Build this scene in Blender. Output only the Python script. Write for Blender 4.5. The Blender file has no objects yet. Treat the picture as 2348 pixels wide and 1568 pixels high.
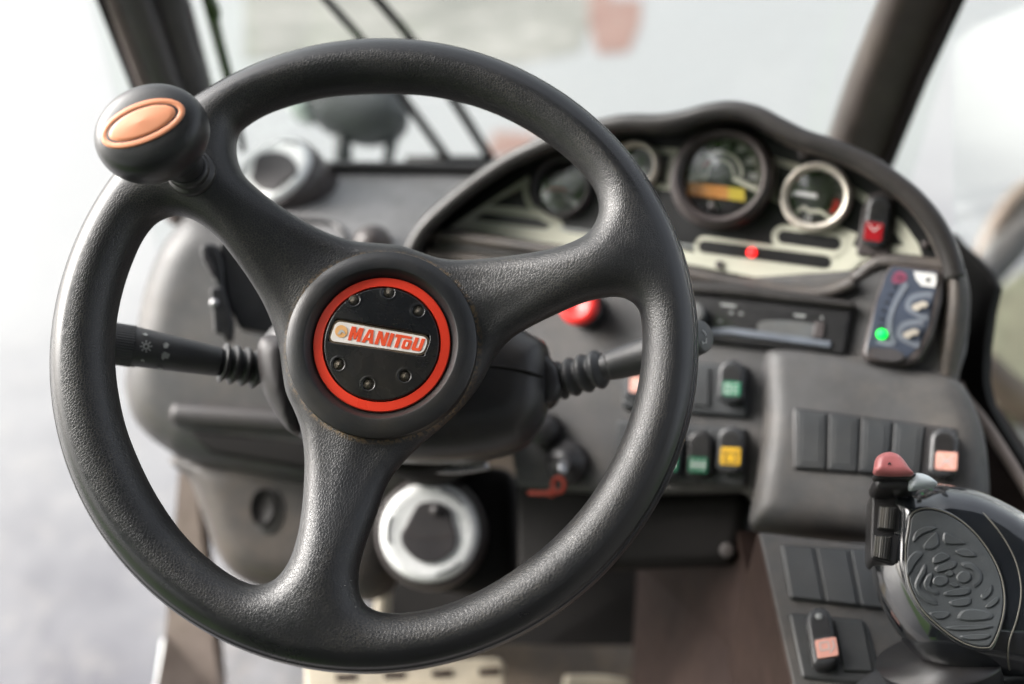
import bpy, bmesh, math, random
import numpy as np
from mathutils import Vector, Matrix
random.seed(7); np.random.seed(7)
R = math.radians
scene = bpy.context.scene
col = scene.collection

# ------------------------------------------------------------------ camera, world, sun, exposure
PITCH = 50.0                       # camera looks 40 degrees below the horizon
CAMLOC = Vector((0, 0, 2.35))
FPX = 35 / 36 * 2347               # focal length in photo pixels (photo taken as 2347 x 1568)
cam_data = bpy.data.cameras.new('camera'); cam = bpy.data.objects.new('camera', cam_data)
col.objects.link(cam); scene.camera = cam
cam.location = CAMLOC; cam.rotation_euler = (R(PITCH), 0, 0)
cam_data.lens = 35; cam_data.sensor_width = 36
cam_data.clip_start = 0.02; cam_data.clip_end = 500
cam_data.dof.use_dof = True; cam_data.dof.focus_distance = 0.592
cam_data.dof.aperture_fstop = 2.5; cam_data.dof.aperture_blades = 9

world = bpy.data.worlds.new('World'); scene.world = world; world.use_nodes = True
wn = world.node_tree.nodes; wl = world.node_tree.links
for n in list(wn): wn.remove(n)
sky = wn.new('ShaderNodeTexSky'); sky.sky_type = 'NISHITA'; sky.sun_disc = False
SUN_EL, SUN_AZ = 32, -76          # azimuth measured clockwise from +Y (front); light comes from the front left
sky.sun_elevation = R(SUN_EL); sky.sun_rotation = R(SUN_AZ)
sky.air_density = 1.0; sky.dust_density = 6.0; sky.ozone_density = 1.0
hs = wn.new('ShaderNodeHueSaturation'); hs.inputs['Saturation'].default_value = 0.28
bg = wn.new('ShaderNodeBackground'); bg.inputs['Strength'].default_value = 0.15
wo = wn.new('ShaderNodeOutputWorld')
wl.new(sky.outputs[0], hs.inputs['Color']); wl.new(hs.outputs[0], bg.inputs[0]); wl.new(bg.outputs[0], wo.inputs[0])

sd = bpy.data.lights.new('sun', 'SUN'); sd.energy = 1.5; sd.angle = R(40); sd.color = (1.0, 0.97, 0.94)
sun = bpy.data.objects.new('sun', sd); col.objects.link(sun)
sdir = Vector((math.sin(R(SUN_AZ)) * math.cos(R(SUN_EL)), math.cos(R(SUN_AZ)) * math.cos(R(SUN_EL)), math.sin(R(SUN_EL))))
sun.rotation_euler = sdir.to_track_quat('Z', 'Y').to_euler(); sun.location = sdir * 20

scene.view_settings.view_transform = 'Standard'; scene.view_settings.look = 'None'
scene.view_settings.exposure = 1.57; scene.view_settings.gamma = 1.0
scene.view_settings.use_curve_mapping = False
scene.render.engine = 'CYCLES'
scene.cycles.use_denoising = True; scene.cycles.max_bounces = 8
scene.cycles.sample_clamp_indirect = 6.0; scene.cycles.caustics_reflective = False; scene.cycles.caustics_refractive = False

# ------------------------------------------------------------------ coordinate helpers
CR = Matrix.Rotation(R(PITCH), 3, 'X')
def c2w(p):                        # (right, up, forward) -> world
    return CAMLOC + CR @ Vector((p[0], p[1], -p[2]))
CRn = np.array(CR)
def c2w_np(P):
    P = np.asarray(P, float); Q = P * np.array([1, 1, -1]); return Q @ CRn.T + np.array(CAMLOC)
def cv(px, py, d):                 # a point of the cab seen at photo pixel, at its own depth
    return np.array([(px - 1173.5) / FPX * d, (784 - py) / FPX * d, d])
WUP = np.array([0, math.cos(R(40)), -math.sin(R(40))])     # world up in camera axes
def unit(v): v = np.asarray(v, float); return v / np.linalg.norm(v)

class Plane:
    """A working plane: p0, unit right r, unit up w, unit normal n (towards the driver)."""
    def __init__(s, p0, r, n):
        s.p0 = np.asarray(p0, float); s.n = unit(n); r = np.asarray(r, float)
        s.r = unit(r - s.n * np.dot(r, s.n)); s.w = np.cross(s.n, s.r)
        if s.w[1] < 0 and abs(s.w[1]) > 1e-6: s.w = -s.w
        s.w = unit(s.w)
    def hit(s, px, py, h=0.0):
        d = cv(px, py, 1.0); o = s.p0 + s.n * h
        return d * (np.dot(o, s.n) / np.dot(d, s.n))
    def loc(s, px, py, h=0.0):
        q = s.hit(px, py, h) - s.p0; return np.array([np.dot(q, s.r), np.dot(q, s.w)])
    def at(s, a, b, h=0.0): return s.p0 + s.r * a + s.w * b + s.n * h
    def tilt(s, deg, p0=None):
        n = math.cos(R(deg)) * s.n + math.sin(R(deg)) * s.w
        return Plane(s.p0 if p0 is None else p0, s.r, n)
    def mat(s):                    # local (r,w,n) axes as a world matrix
        o = c2w(s.p0); M = Matrix.Identity(4)
        for k, a in enumerate((s.r, s.w, s.n)):
            d = CR @ Vector((a[0], a[1], -a[2])); M[0][k], M[1][k], M[2][k] = d
        M[0][3], M[1][3], M[2][3] = o; return M

def crop(x0, y0, s):               # reading notes: crop coordinates -> photo pixel
    return lambda X, Y: ((x0 + X / s) / 1.7401, (y0 + Y / s) / 1.7401)

# ------------------------------------------------------------------ object helpers
def thing(name, label, cat, M=None, loc=None, group=None):
    o = bpy.data.objects.new(name, None); col.objects.link(o); o.empty_display_size = .05
    if M is not None: o.matrix_world = M
    elif loc is not None: o.location = loc
    o['label'] = label; o['category'] = cat
    if group: o['group'] = group
    o['_m'] = 1
    o.matrix_basis = M if M is not None else Matrix.Translation(loc if loc is not None else Vector((0, 0, 0)))
    return o
def root_inv(o):
    M = Matrix.Identity(4)
    chain = []
    while o is not None: chain.append(o); o = o.parent
    for c in reversed(chain): M = M @ c.matrix_basis
    return M.inverted()
def link(name, V, F, mat, parent=None, smooth=True, label=None, bevel=None, kind=None, sub=None):
    """V in camera axes (n,3); becomes one mesh object under parent."""
    W = c2w_np(V)
    Mi = np.array(root_inv(parent)) if parent is not None else np.eye(4)
    org = None
    if parent is None:
        org = W.mean(0); L = W - org
    else:
        L = W @ Mi[:3, :3].T + Mi[:3, 3]
    me = bpy.data.meshes.new(name); me.from_pydata([tuple(v) for v in L], [], [tuple(int(i) for i in f) for f in F])
    me.validate(); me.update()
    bm = bmesh.new(); bm.from_mesh(me); bmesh.ops.recalc_face_normals(bm, faces=bm.faces); bm.to_mesh(me); bm.free()
    if mat is not None: me.materials.append(mat)
    o = bpy.data.objects.new(name, me); col.objects.link(o)
    if org is not None: o.location = Vector(org)
    if parent is not None: o.parent = parent
    if label: o['label'] = label
    if kind: o['kind'] = kind
    if bevel:
        md = o.modifiers.new('bevel', 'BEVEL'); md.width = bevel; md.segments = 3; md.limit_method = 'ANGLE'; md.angle_limit = R(35)
        if smooth:
            me.shade_smooth()
            w = o.modifiers.new('wn', 'WEIGHTED_NORMAL'); w.keep_sharp = False
    elif smooth: me.shade_smooth()
    if sub:
        md = o.modifiers.new('sub', 'SUBSURF'); md.levels = sub; md.render_levels = sub
    return o

def smooth_closed(P, n=8, closed=True):
    P = np.asarray(P, float); N = len(P); out = []
    rng = range(N) if closed else range(N - 1)
    for i in rng:
        if closed: a, b, c, d = P[(i - 1) % N], P[i], P[(i + 1) % N], P[(i + 2) % N]
        else: a, b, c, d = P[max(i - 1, 0)], P[i], P[i + 1], P[min(i + 2, N - 1)]
        for k in range(n):
            t = k / n
            out.append(.5 * ((2 * b) + (-a + c) * t + (2 * a - 5 * b + 4 * c - d) * t * t + (-a + 3 * b - 3 * c + d) * t ** 3))
    if not closed: out.append(P[-1])
    return np.array(out)

def poly(name, pts, plane, h1, h0, mat, parent=None, bevel=None, round_=0, smooth=False, vec=None, label=None, kind=None):
    """outline at photo pixels on plane+h1, given real thickness down to plane+h0 (or along vec)."""
    pts = np.asarray(pts, float)
    if round_: pts = smooth_closed(pts, round_)
    T = np.array([plane.hit(x, y, h1) for x, y in pts])
    B = T - plane.n * (h1 - h0) if vec is None else T + np.asarray(vec)
    n = len(T); V = np.concatenate([T, B])
    F = [list(range(n)), list(range(2 * n - 1, n - 1, -1))] + [[i, (i + 1) % n, n + (i + 1) % n, n + i] for i in range(n)]
    return link(name, V, F, mat, parent, smooth=smooth or bool(bevel), bevel=bevel, label=label, kind=kind)

def frame_of(t):
    t = unit(t); a = np.array([0, 0, 1.0]) if abs(t[2]) < .9 else np.array([1.0, 0, 0])
    u = unit(np.cross(t, a)); return u, np.cross(t, u)
def tube(name, P, rad, mat, parent=None, seg=16, closed=False, ry=None, up=None, cap=True, label=None, n=0, kind=None):
    P = np.asarray(P, float)
    rad = np.full(len(P), rad) if np.isscalar(rad) else np.asarray(rad, float)
    if n:
        Q = np.concatenate([P, rad[:, None]], 1); Q = smooth_closed(Q, n, closed); P, rad = Q[:, :3], Q[:, 3]
    N = len(P); V = []; u = None
    for i in range(N):
        t = unit((P[(i + 1) % N] - P[i - 1]) if closed else (P[min(i + 1, N - 1)] - P[max(i - 1, 0)]))
        if up is not None: b = unit(np.cross(t, up)); u_ = unit(np.cross(b, t)); u, v = u_, b
        else:
            if u is None: u, v = frame_of(t)
            else: u = unit(u - t * np.dot(u, t)); v = np.cross(t, u)
        for k in range(seg):
            a = 2 * math.pi * k / seg
            V.append(P[i] + rad[i] * (math.cos(a) * u + (ry or 1) * math.sin(a) * v))
    F = []
    for i in range(N if closed else N - 1):
        for k in range(seg):
            F.append([i * seg + k, i * seg + (k + 1) % seg, ((i + 1) % N) * seg + (k + 1) % seg, ((i + 1) % N) * seg + k])
    if not closed and cap: F += [list(range(seg)), list(range((N - 1) * seg, N * seg))[::-1]]
    return link(name, V, F, mat, parent, label=label, kind=kind)
def lathe(name, o, ax, prof, mat, parent=None, seg=64, sx=1, sy=1, xdir=None, label=None, cap=True, sharp=None):
    """prof: (radius, height) pairs along axis ax from o."""
    ax = unit(ax)
    if xdir is None: u, v = frame_of(ax)
    else: u = unit(xdir - ax * np.dot(xdir, ax)); v = np.cross(ax, u)
    V = []; F = []
    for r_, h_ in prof:
        for k in range(seg):
            a = 2 * math.pi * k / seg; V.append(o + ax * h_ + u * (r_ * sx * math.cos(a)) + v * (r_ * sy * math.sin(a)))
    for i in range(len(prof) - 1):
        for k in range(seg): F.append([i * seg + k, i * seg + (k + 1) % seg, (i + 1) * seg + (k + 1) % seg, (i + 1) * seg + k])
    if cap:
        if prof[0][0] > 0: F.append(list(range(seg)))
        if prof[-1][0] > 0: F.append(list(range((len(prof) - 1) * seg, len(prof) * seg)))
    ob = link(name, V, F, mat, parent, label=label)
    if sharp: ob.data.set_sharp_from_angle(angle=R(sharp))
    return ob
def ringsolid(name, cx, cy, ro, ri, plane, h1, h0, mat, parent, edge=.0015, seg=64, label=None, crown=0.0):
    """flat ring (or disc when ri=0); radii in photo px at its place, axis = plane normal"""
    o = plane.hit(cx, cy, h1); k = o[2] / FPX; ro *= k; ri *= k; o0 = o - plane.n * (h1 - h0); H = h1 - h0
    if ri > 0:
        m = (ro + ri) / 2
        prof = [(ro, 0), (ro, H - edge), (ro - edge * .3, H - edge * .3), (ro - edge, H), (m, H + crown), (ri + edge, H), (ri + edge * .3, H - edge * .3), (ri, H - edge), (ri, 0), (ro, 0)]
        return lathe(name, o0, plane.n, prof, mat, parent, seg, label=label, cap=False, sharp=50)
    prof = [(ro, 0), (ro, H - edge), (ro - edge * .3, H - edge * .3), (ro - edge, H), (0, H + crown)]
    return lathe(name, o0, plane.n, prof, mat, parent, seg, label=label, sharp=25)
def ball(name, c, r, mat, parent=None, sc=(1, 1, 1), label=None):
    prof = [(r * math.sin(math.pi * i / 16) + 1e-6, -r * math.cos(math.pi * i / 16) * sc[2]) for i in range(17)]
    return lathe(name, np.asarray(c), np.array([0, .3, -1.0]), prof, mat, parent, 28, sc[0], sc[1], np.array([1.0, 0, 0]), label=label)

def seg_dist(X, Y, P):
    """signed distance to closed polygon P (negative inside)"""
    D = np.full(X.shape, 1e9); ins = np.zeros(X.shape, bool); n = len(P)
    for i in range(n):
        a, b = P[i], P[(i + 1) % n]; e = b - a; L = e @ e + 1e-18
        wx, wy = X - a[0], Y - a[1]; t = np.clip((wx * e[0] + wy * e[1]) / L, 0, 1)
        D = np.minimum(D, (wx - t * e[0]) ** 2 + (wy - t * e[1]) ** 2)
        c = (a[1] > Y) != (b[1] > Y)
        with np.errstate(divide='ignore', invalid='ignore'):
            ins ^= c & (X < (b[0] - a[0]) * (Y - a[1]) / (b[1] - a[1] + 1e-18) + a[0])
    D = np.sqrt(D); return np.where(ins, -D, D)
def surface_nets(G, org, hh):
    s = G < 0; nx, ny, nz = G.shape
    cells = np.zeros((nx - 1, ny - 1, nz - 1), int)
    for dx in (0, 1):
        for dy in (0, 1):
            for dz in (0, 1): cells += s[dx:nx - 1 + dx, dy:ny - 1 + dy, dz:nz - 1 + dz]
    act = (cells > 0) & (cells < 8); idx = -np.ones(act.shape, int); I = np.argwhere(act); idx[act] = np.arange(len(I))
    acc = np.zeros((len(I), 3)); cnt = np.zeros(len(I))
    cor = [(a, b, c) for a in (0, 1) for b in (0, 1) for c in (0, 1)]
    for A in cor:
        for ax in range(3):
            if A[ax]: continue
            B = list(A); B[ax] = 1
            ga = G[I[:, 0] + A[0], I[:, 1] + A[1], I[:, 2] + A[2]]; gb = G[I[:, 0] + B[0], I[:, 1] + B[1], I[:, 2] + B[2]]
            m = (ga < 0) != (gb < 0); t = np.where(m, ga / (ga - gb + 1e-18), 0)
            p = np.tile(np.array(A, float), (len(I), 1)); p[:, ax] = t
            acc[m] += p[m]; cnt[m] += 1
    V = (I + acc / cnt[:, None]) * hh + org
    F = []
    for ax in range(3):
        sl0 = [slice(None)] * 3; sl1 = [slice(None)] * 3; sl0[ax] = slice(0, -1); sl1[ax] = slice(1, None)
        ch = s[tuple(sl0)] != s[tuple(sl1)]; E = np.argwhere(ch)
        b, c = [k for k in range(3) if k != ax]
        ok = (E[:, b] > 0) & (E[:, c] > 0) & (E[:, b] < G.shape[b] - 1) & (E[:, c] < G.shape[c] - 1); E = E[ok]
        q = []
        for db, dc in ((-1, -1), (0, -1), (0, 0), (-1, 0)):
            e = E.copy(); e[:, b] += db; e[:, c] += dc; q.append(idx[e[:, 0], e[:, 1], e[:, 2]])
        F.append(np.stack(q, 1))
    F = np.concatenate(F); F = F[(F >= 0).all(1)]
    # light smoothing
    for _ in range(2):
        S = np.zeros_like(V); C = np.zeros(len(V))
        for k in range(4):
            a, b2 = F[:, k], F[:, (k + 1) % 4]
            np.add.at(S, a, V[b2]); np.add.at(C, a, 1); np.add.at(S, b2, V[a]); np.add.at(C, b2, 1)
        V = V * .6 + .4 * S / np.maximum(C, 1)[:, None]
    return V, F
def pillow(name, pts, plane, htop, hbot, r, mat, parent=None, vox=.002, round_=8, label=None, extra=None, hq=None):
    """soft solid with outline pts (pixels, read at mid height) between hbot and htop, edge radius r"""
    hm = (htop + hbot) / 2 if hq is None else hq
    P = np.array([plane.loc(x, y, hm) for x, y in np.asarray(pts, float)])
    if round_: P = smooth_closed(P, round_)
    lo, hi = P.min(0) - 3 * vox, P.max(0) + 3 * vox
    xs = np.arange(lo[0], hi[0], vox); ys = np.arange(lo[1], hi[1], vox); zs = np.arange(hbot - 3 * vox, htop + 3 * vox + (.02 if extra is not None else 0), vox)
    X, Y = np.meshgrid(xs, ys, indexing='ij'); d = seg_dist(X, Y, P)
    zc = np.zeros_like(X) if extra is None else extra(X, Y, d)
    hh = (htop - hbot) / 2; hc = (htop + hbot) / 2
    Z = zs[None, None, :] - zc[..., None]
    qx = (d + r)[..., None]; qy = np.abs(Z - hc) - (hh - r)
    G = np.minimum(np.maximum(qx, qy), 0) + np.sqrt(np.maximum(qx, 0) ** 2 + np.maximum(qy, 0) ** 2) - r
    V, F = surface_nets(G, np.array([xs[0], ys[0], zs[0]]), vox)
    C = plane.p0 + V[:, :1] * plane.r + V[:, 1:2] * plane.w + V[:, 2:] * plane.n
    return link(name, C, F, mat, parent, label=label)

# ------------------------------------------------------------------ materials
def newmat(name):
    m = bpy.data.materials.new(name); m.use_nodes = True; nt = m.node_tree
    for n in list(nt.nodes): nt.nodes.remove(n)
    out = nt.nodes.new('ShaderNodeOutputMaterial'); b = nt.nodes.new('ShaderNodeBsdfPrincipled')
    nt.links.new(b.outputs[0], out.inputs[0]); return m, nt, b
def N(nt, t, **k):
    n = nt.nodes.new(t)
    for a, v in k.items():
        if a in n.inputs: n.inputs[a].default_value = v
        else: setattr(n, a, v)
    return n
def ramp(nt, src, a, b, c0=(0, 0, 0, 1), c1=(1, 1, 1, 1)):
    r = nt.nodes.new('ShaderNodeValToRGB'); r.color_ramp.elements[0].position = a; r.color_ramp.elements[1].position = b
    r.color_ramp.elements[0].color = c0; r.color_ramp.elements[1].color = c1; nt.links.new(src, r.inputs[0]); return r.outputs[0]
def mixc(nt, f, a, b):
    m = nt.nodes.new('ShaderNodeMix'); m.data_type = 'RGBA'
    for s, v in ((m.inputs[0], f), (m.inputs[6], a), (m.inputs[7], b)):
        if hasattr(v, 'is_linked'): nt.links.new(v, s)
        elif isinstance(v, (int, float)): s.default_value = v
        else: s.default_value = (*v[:3], 1)
    return m.outputs[2]
def mathn(nt, op, a, b=0.0, c=None):
    m = nt.nodes.new('ShaderNodeMath'); m.operation = op
    for i, v in enumerate((a, b) if c is None else (a, b, c)):
        if hasattr(v, 'is_linked'): nt.links.new(v, m.inputs[i])
        else: m.inputs[i].default_value = v
    return m.outputs[0]
def plastic(name, colr, rough=.45, grain=0.0, gscale=900, dust=0.0, dustcol=(.22, .18, .13), spec=.5, mottle=.25, coat=0.0, metal=0.0, fine=0.0):
    m, nt, b = newmat(name); L = nt.links
    tc = N(nt, 'ShaderNodeTexCoord'); co = tc.outputs['Object']
    n1 = N(nt, 'ShaderNodeTexNoise', Scale=22.0, Detail=6.0, Roughness=.62); L.new(co, n1.inputs['Vector'])
    base = mixc(nt, ramp(nt, n1.outputs[0], .3, .7), [c * (1 - mottle) for c in colr], [min(1, c * (1 + mottle)) for c in colr])
    if dust > 0:
        n2 = N(nt, 'ShaderNodeTexNoise', Scale=9.0, Detail=8.0, Roughness=.75); L.new(co, n2.inputs['Vector'])
        n3 = N(nt, 'ShaderNodeTexNoise', Scale=700.0, Detail=2.0); L.new(co, n3.inputs['Vector'])
        f = mathn(nt, 'MULTIPLY', ramp(nt, n2.outputs[0], .45, .75), dust)
        sp = ramp(nt, n3.outputs[0], .66, .72); f = mathn(nt, 'MAXIMUM', f, mathn(nt, 'MULTIPLY', sp, dust * .8))
        base = mixc(nt, f, base, dustcol)
    L.new(base, b.inputs['Base Color'])
    b.inputs['Specular IOR Level'].default_value = spec; b.inputs['Metallic'].default_value = metal
    b.inputs['Coat Weight'].default_value = coat; b.inputs['Coat Roughness'].default_value = .08
    n4 = N(nt, 'ShaderNodeTexNoise', Scale=60.0, Detail=5.0); L.new(co, n4.inputs['Vector'])
    mr = N(nt, 'ShaderNodeMapRange'); L.new(n4.outputs[0], mr.inputs[0]); mr.inputs[3].default_value = max(.03, rough - .09); mr.inputs[4].default_value = rough + .09
    L.new(mr.outputs[0], b.inputs['Roughness'])
    if grain > 0:
        g = N(nt, 'ShaderNodeTexNoise', Scale=float(gscale), Detail=3.0); L.new(co, g.inputs['Vector'])
        bp = N(nt, 'ShaderNodeBump', Strength=grain, Distance=.0006); L.new(g.outputs[0], bp.inputs['Height']); L.new(bp.outputs[0], b.inputs['Normal'])
    return m
def emit(name, colr, s):
    m, nt, b = newmat(name); b.inputs['Base Color'].default_value = (*colr, 1)
    b.inputs['Emission Color'].default_value = (*colr, 1); b.inputs['Emission Strength'].default_value = s; return m
def glassy(name, tint=(1, 1, 1), rough=.02, drops=False, ior=1.5):
    m, nt, b = newmat(name); out = [n for n in nt.nodes if n.type == 'OUTPUT_MATERIAL'][0]; nt.nodes.remove(b)
    t = N(nt, 'ShaderNodeBsdfTransparent'); t.inputs[0].default_value = (*tint, 1)
    g = N(nt, 'ShaderNodeBsdfGlossy'); g.inputs['Roughness'].default_value = rough
    lw = N(nt, 'ShaderNodeLayerWeight', Blend=.5); mx = N(nt, 'ShaderNodeMixShader')
    f0 = ((ior - 1) / (ior + 1)) ** 2
    nt.links.new(mathn(nt, 'ADD', mathn(nt, 'MULTIPLY', mathn(nt, 'POWER', lw.outputs['Facing'], 5.0), 1 - f0), f0), mx.inputs[0]); nt.links.new(t.outputs[0], mx.inputs[1]); nt.links.new(g.outputs[0], mx.inputs[2]); nt.links.new(mx.outputs[0], out.inputs[0])
    return m

def leather_mat(hc, rc):
    """grained black wheel skin: object coords are the wheel's own (z = axis)"""
    m, nt, b = newmat('grained_black_skin'); L = nt.links
    tc = N(nt, 'ShaderNodeTexCoord'); co = tc.outputs['Object']
    nz = N(nt, 'ShaderNodeTexNoise', Scale=400.0, Detail=1.0); L.new(co, nz.inputs['Vector'])
    wp = N(nt, 'ShaderNodeVectorMath', operation='SCALE'); L.new(nz.outputs['Color'], wp.inputs[0]); wp.inputs['Scale'].default_value = .0009
    ad = N(nt, 'ShaderNodeVectorMath', operation='ADD'); L.new(co, ad.inputs[0]); L.new(wp.outputs[0], ad.inputs[1])
    v = N(nt, 'ShaderNodeTexVoronoi', feature='DISTANCE_TO_EDGE', Scale=640.0); L.new(ad.outputs[0], v.inputs['Vector'])
    v2 = N(nt, 'ShaderNodeTexVoronoi', feature='F1', Scale=420.0); L.new(ad.outputs[0], v2.inputs['Vector'])
    cell = ramp(nt, v.outputs['Distance'], .0, .13)
    cl2 = ramp(nt, v2.outputs['Distance'], .1, .8)
    sx = N(nt, 'ShaderNodeSeparateXYZ'); L.new(co, sx.inputs[0])
    r2 = mathn(nt, 'SQRT', mathn(nt, 'ADD', mathn(nt, 'MULTIPLY', sx.outputs[0], sx.outputs[0]), mathn(nt, 'MULTIPLY', sx.outputs[1], sx.outputs[1])))
    hx, hy = mathn(nt, 'SUBTRACT', sx.outputs[0], float(hc[0])), mathn(nt, 'SUBTRACT', sx.outputs[1], float(hc[1]))
    rh = mathn(nt, 'SQRT', mathn(nt, 'ADD', mathn(nt, 'MULTIPLY', hx, hx), mathn(nt, 'MULTIPLY', hy, hy)))
    nb = N(nt, 'ShaderNodeTexNoise', Scale=300.0, Detail=3.0); L.new(co, nb.inputs['Vector'])
    nl = N(nt, 'ShaderNodeTexNoise', Scale=7.0, Detail=1.0); L.new(co, nl.inputs['Vector'])
    rj = mathn(nt, 'ADD', r2, mathn(nt, 'ADD', mathn(nt, 'MULTIPLY', mathn(nt, 'SUBTRACT', nb.outputs[0], .5), .006), mathn(nt, 'MULTIPLY', mathn(nt, 'SUBTRACT', nl.outputs[0], .5), .012)))
    gm = N(nt, 'ShaderNodeMapRange'); L.new(rj, gm.inputs[0]); gm.inputs[1].default_value = .1775; gm.inputs[2].default_value = .1815; gm.inputs[3].default_value = 1; gm.inputs[4].default_value = 0.06
    grain = mathn(nt, 'MULTIPLY', mathn(nt, 'ADD', mathn(nt, 'MULTIPLY', cell, .8), mathn(nt, 'MULTIPLY', cl2, .12)), gm.outputs[0])
    # parting line near the outer edge
    gv = mathn(nt, 'ABSOLUTE', mathn(nt, 'SUBTRACT', r2, .1905)); gl = ramp(nt, mathn(nt, 'MULTIPLY', gv, 400.0), .12, .5)
    bg_ = N(nt, 'ShaderNodeBump', Strength=1.0, Distance=.0016); L.new(gl, bg_.inputs['Height'])
    bp = N(nt, 'ShaderNodeBump', Strength=.35, Distance=.0003); L.new(grain, bp.inputs['Height']); L.new(bg_.outputs[0], bp.inputs['Normal']); L.new(bp.outputs[0], b.inputs['Normal'])
    # dust in the creases + brown dust around the hub
    n1 = N(nt, 'ShaderNodeTexNoise', Scale=14.0, Detail=5.0, Roughness=.65); L.new(co, n1.inputs['Vector'])
    crease = ramp(nt, v.outputs['Distance'], .03, .1, (1, 1, 1, 1), (0, 0, 0, 1))
    f = mathn(nt, 'MULTIPLY', mathn(nt, 'MULTIPLY', crease, ramp(nt, n1.outputs[0], .38, .68)), gm.outputs[0])
    f = mathn(nt, 'MULTIPLY', f, .22)
    basec = mixc(nt, ramp(nt, n1.outputs[0], .3, .7), (.009, .0095, .0105), (.016, .0165, .018))
    c1 = mixc(nt, f, basec, (.21, .185, .14))
    rr = N(nt, 'ShaderNodeMapRange'); L.new(rh, rr.inputs[0]); rr.inputs[1].default_value = rc; rr.inputs[2].default_value = rc + .0035; rr.inputs[3].default_value = 1; rr.inputs[4].default_value = 0
    n5 = N(nt, 'ShaderNodeTexNoise', Scale=520.0, Detail=3.0); L.new(co, n5.inputs['Vector'])
    fd = mathn(nt, 'MULTIPLY', rr.outputs[0], ramp(nt, n5.outputs[0], .42, .6))
    c2 = mixc(nt, mathn(nt, 'MULTIPLY', fd, .75), c1, (.23, .15, .07))
    L.new(c2, b.inputs['Base Color'])
    nr = N(nt, 'ShaderNodeTexNoise', Scale=9.0, Detail=7.0, Roughness=.7); L.new(co, nr.inputs['Vector'])
    mr = N(nt, 'ShaderNodeMapRange'); L.new(nr.outputs[0], mr.inputs[0]); mr.inputs[1].default_value = .3; mr.inputs[2].default_value = .7; mr.inputs[3].default_value = .22; mr.inputs[4].default_value = .38
    rg = mathn(nt, 'ADD', mr.outputs[0], mathn(nt, 'MULTIPLY', gm.outputs[0], .07)); L.new(rg, b.inputs['Roughness'])
    b.inputs['Specular IOR Level'].default_value = .6
    return m

M = {}
M['cap'] = plastic('satin_black_cap', (.014, .015, .0165), .34, .25, 1500, .12, (.2, .15, .09), .5)
M['disc'] = plastic('gloss_black_disc', (.008, .009, .0105), .27, .08, 1500, .12, (.2, .16, .1), .5)
M['groove'] = plastic('groove_black', (.022, .022, .024), .45, .5, 1500, .35, (.16, .12, .07))
M['dimple'] = plastic('dusty_dimple', (.27, .235, .18), .7, .8, 1800, .8, (.34, .27, .17))
M['red'] = plastic('red_ring', (.72, .045, .02), .3, .05, 1500, .05, (.4, .2, .1), .5, .06)
M['knob'] = plastic('knob_black', (.018, .019, .0205), .36, .2, 1200, .12, (.2, .18, .16))
M['orange'] = plastic('orange_inlay', (.78, .31, .16), .42, .08, 900, .15, (.7, .45, .3), .5, .08)
M['badge'] = plastic('badge_white', (.82, .78, .72), .35, 0, 900, .25, (.45, .3, .16), .5, .05)
M['badgeedge'] = plastic('badge_grime', (.07, .045, .02), .7, .8, 1800, .6, (.3, .2, .1))
M['letter'] = plastic('letter_orange_red', (.78, .085, .025), .4, 0, 900, 0, mottle=.04)
M['emblem'] = plastic('emblem_orange', (.78, .42, .16), .4, 0, 900, 0, mottle=.05)
M['emblem2'] = plastic('emblem_grey', (.5, .5, .47), .4, 0, 900, 0, mottle=.05)
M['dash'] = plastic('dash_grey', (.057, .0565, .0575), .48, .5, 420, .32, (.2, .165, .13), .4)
M['dashtop'] = plastic('dash_top_skylit', (.19, .187, .188), .45, .3, 420, .2, (.22, .19, .16), .4)  # sky light on upward faces put into a paler grey
M['dashbrown'] = plastic('dash_grey_brown', (.054, .049, .047), .48, .5, 420, .45, (.19, .145, .105), .4)
M['hood'] = plastic('hood_dark', (.02, .0185, .018), .32, .2, 420, .12, (.15, .12, .1), .5)
M['face'] = plastic('face_black', (.007, .007, .008), .35, 0, 400, .05)
M['black'] = plastic('black_plastic', (.02, .02, .022), .38, .15, 700, .12, (.16, .12, .08))
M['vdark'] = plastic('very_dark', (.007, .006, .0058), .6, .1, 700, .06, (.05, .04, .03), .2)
M['rubber'] = plastic('rubber', (.03, .031, .034), .5, .15, 900, .12, (.2, .16, .1))
M['cream'] = plastic('cream_print', (.47, .47, .385), .5, 0, 400, .1, (.5, .4, .3), .3, .05)
M['brown'] = plastic('dark_brown_panel', (.030, .019, .0165), .6, .3, 350, .3, (.085, .057, .044), .15)
M['silver'] = plastic('silver_paint', (.80, .81, .80), .28, .05, 900, .06, (.5, .48, .42), .5, .04, metal=.08)
M['ringmetal'] = plastic('gauge_ring', (.66, .61, .54), .3, .1, 200, .1, mottle=.15, metal=.3)
M['bezel'] = plastic('bezel_brown_black', (.05, .042, .042), .38, .15, 700, .1)
M['flap'] = plastic('vent_flap', (.032, .029, .031), .5, .2, 700, .1)
M['blank'] = plastic('switch_blank', (.027, .030, .033), .42, .2, 800, .1)
M['rocker'] = plastic('rocker_black', (.03, .032, .036), .28, .1, 700, .08)
M['green'] = plastic('lens_green', (.022, .18, .095), .3, 0, mottle=.15)
M['yellow'] = plastic('lens_yellow', (.58, .34, .02), .35, 0, mottle=.15)
M['salmon'] = plastic('lens_salmon', (.70, .34, .27), .35, 0, mottle=.1)
M['redlens'] = plastic('lens_red', (.26, .01, .015), .2, 0, mottle=.1)
M['white'] = plastic('print_white', (.5, .5, .49), .45, 0, mottle=.05)
M['grey'] = plastic('print_grey', (.24, .25, .245), .45, 0, mottle=.05)
M['blue'] = plastic('panel_blue', (.028, .037, .058), .4, .1, 500, .1, (.15, .15, .16))
M['bluel'] = plastic('panel_blue_grey', (.10, .115, .14), .45, .1, 500, .1)
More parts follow.
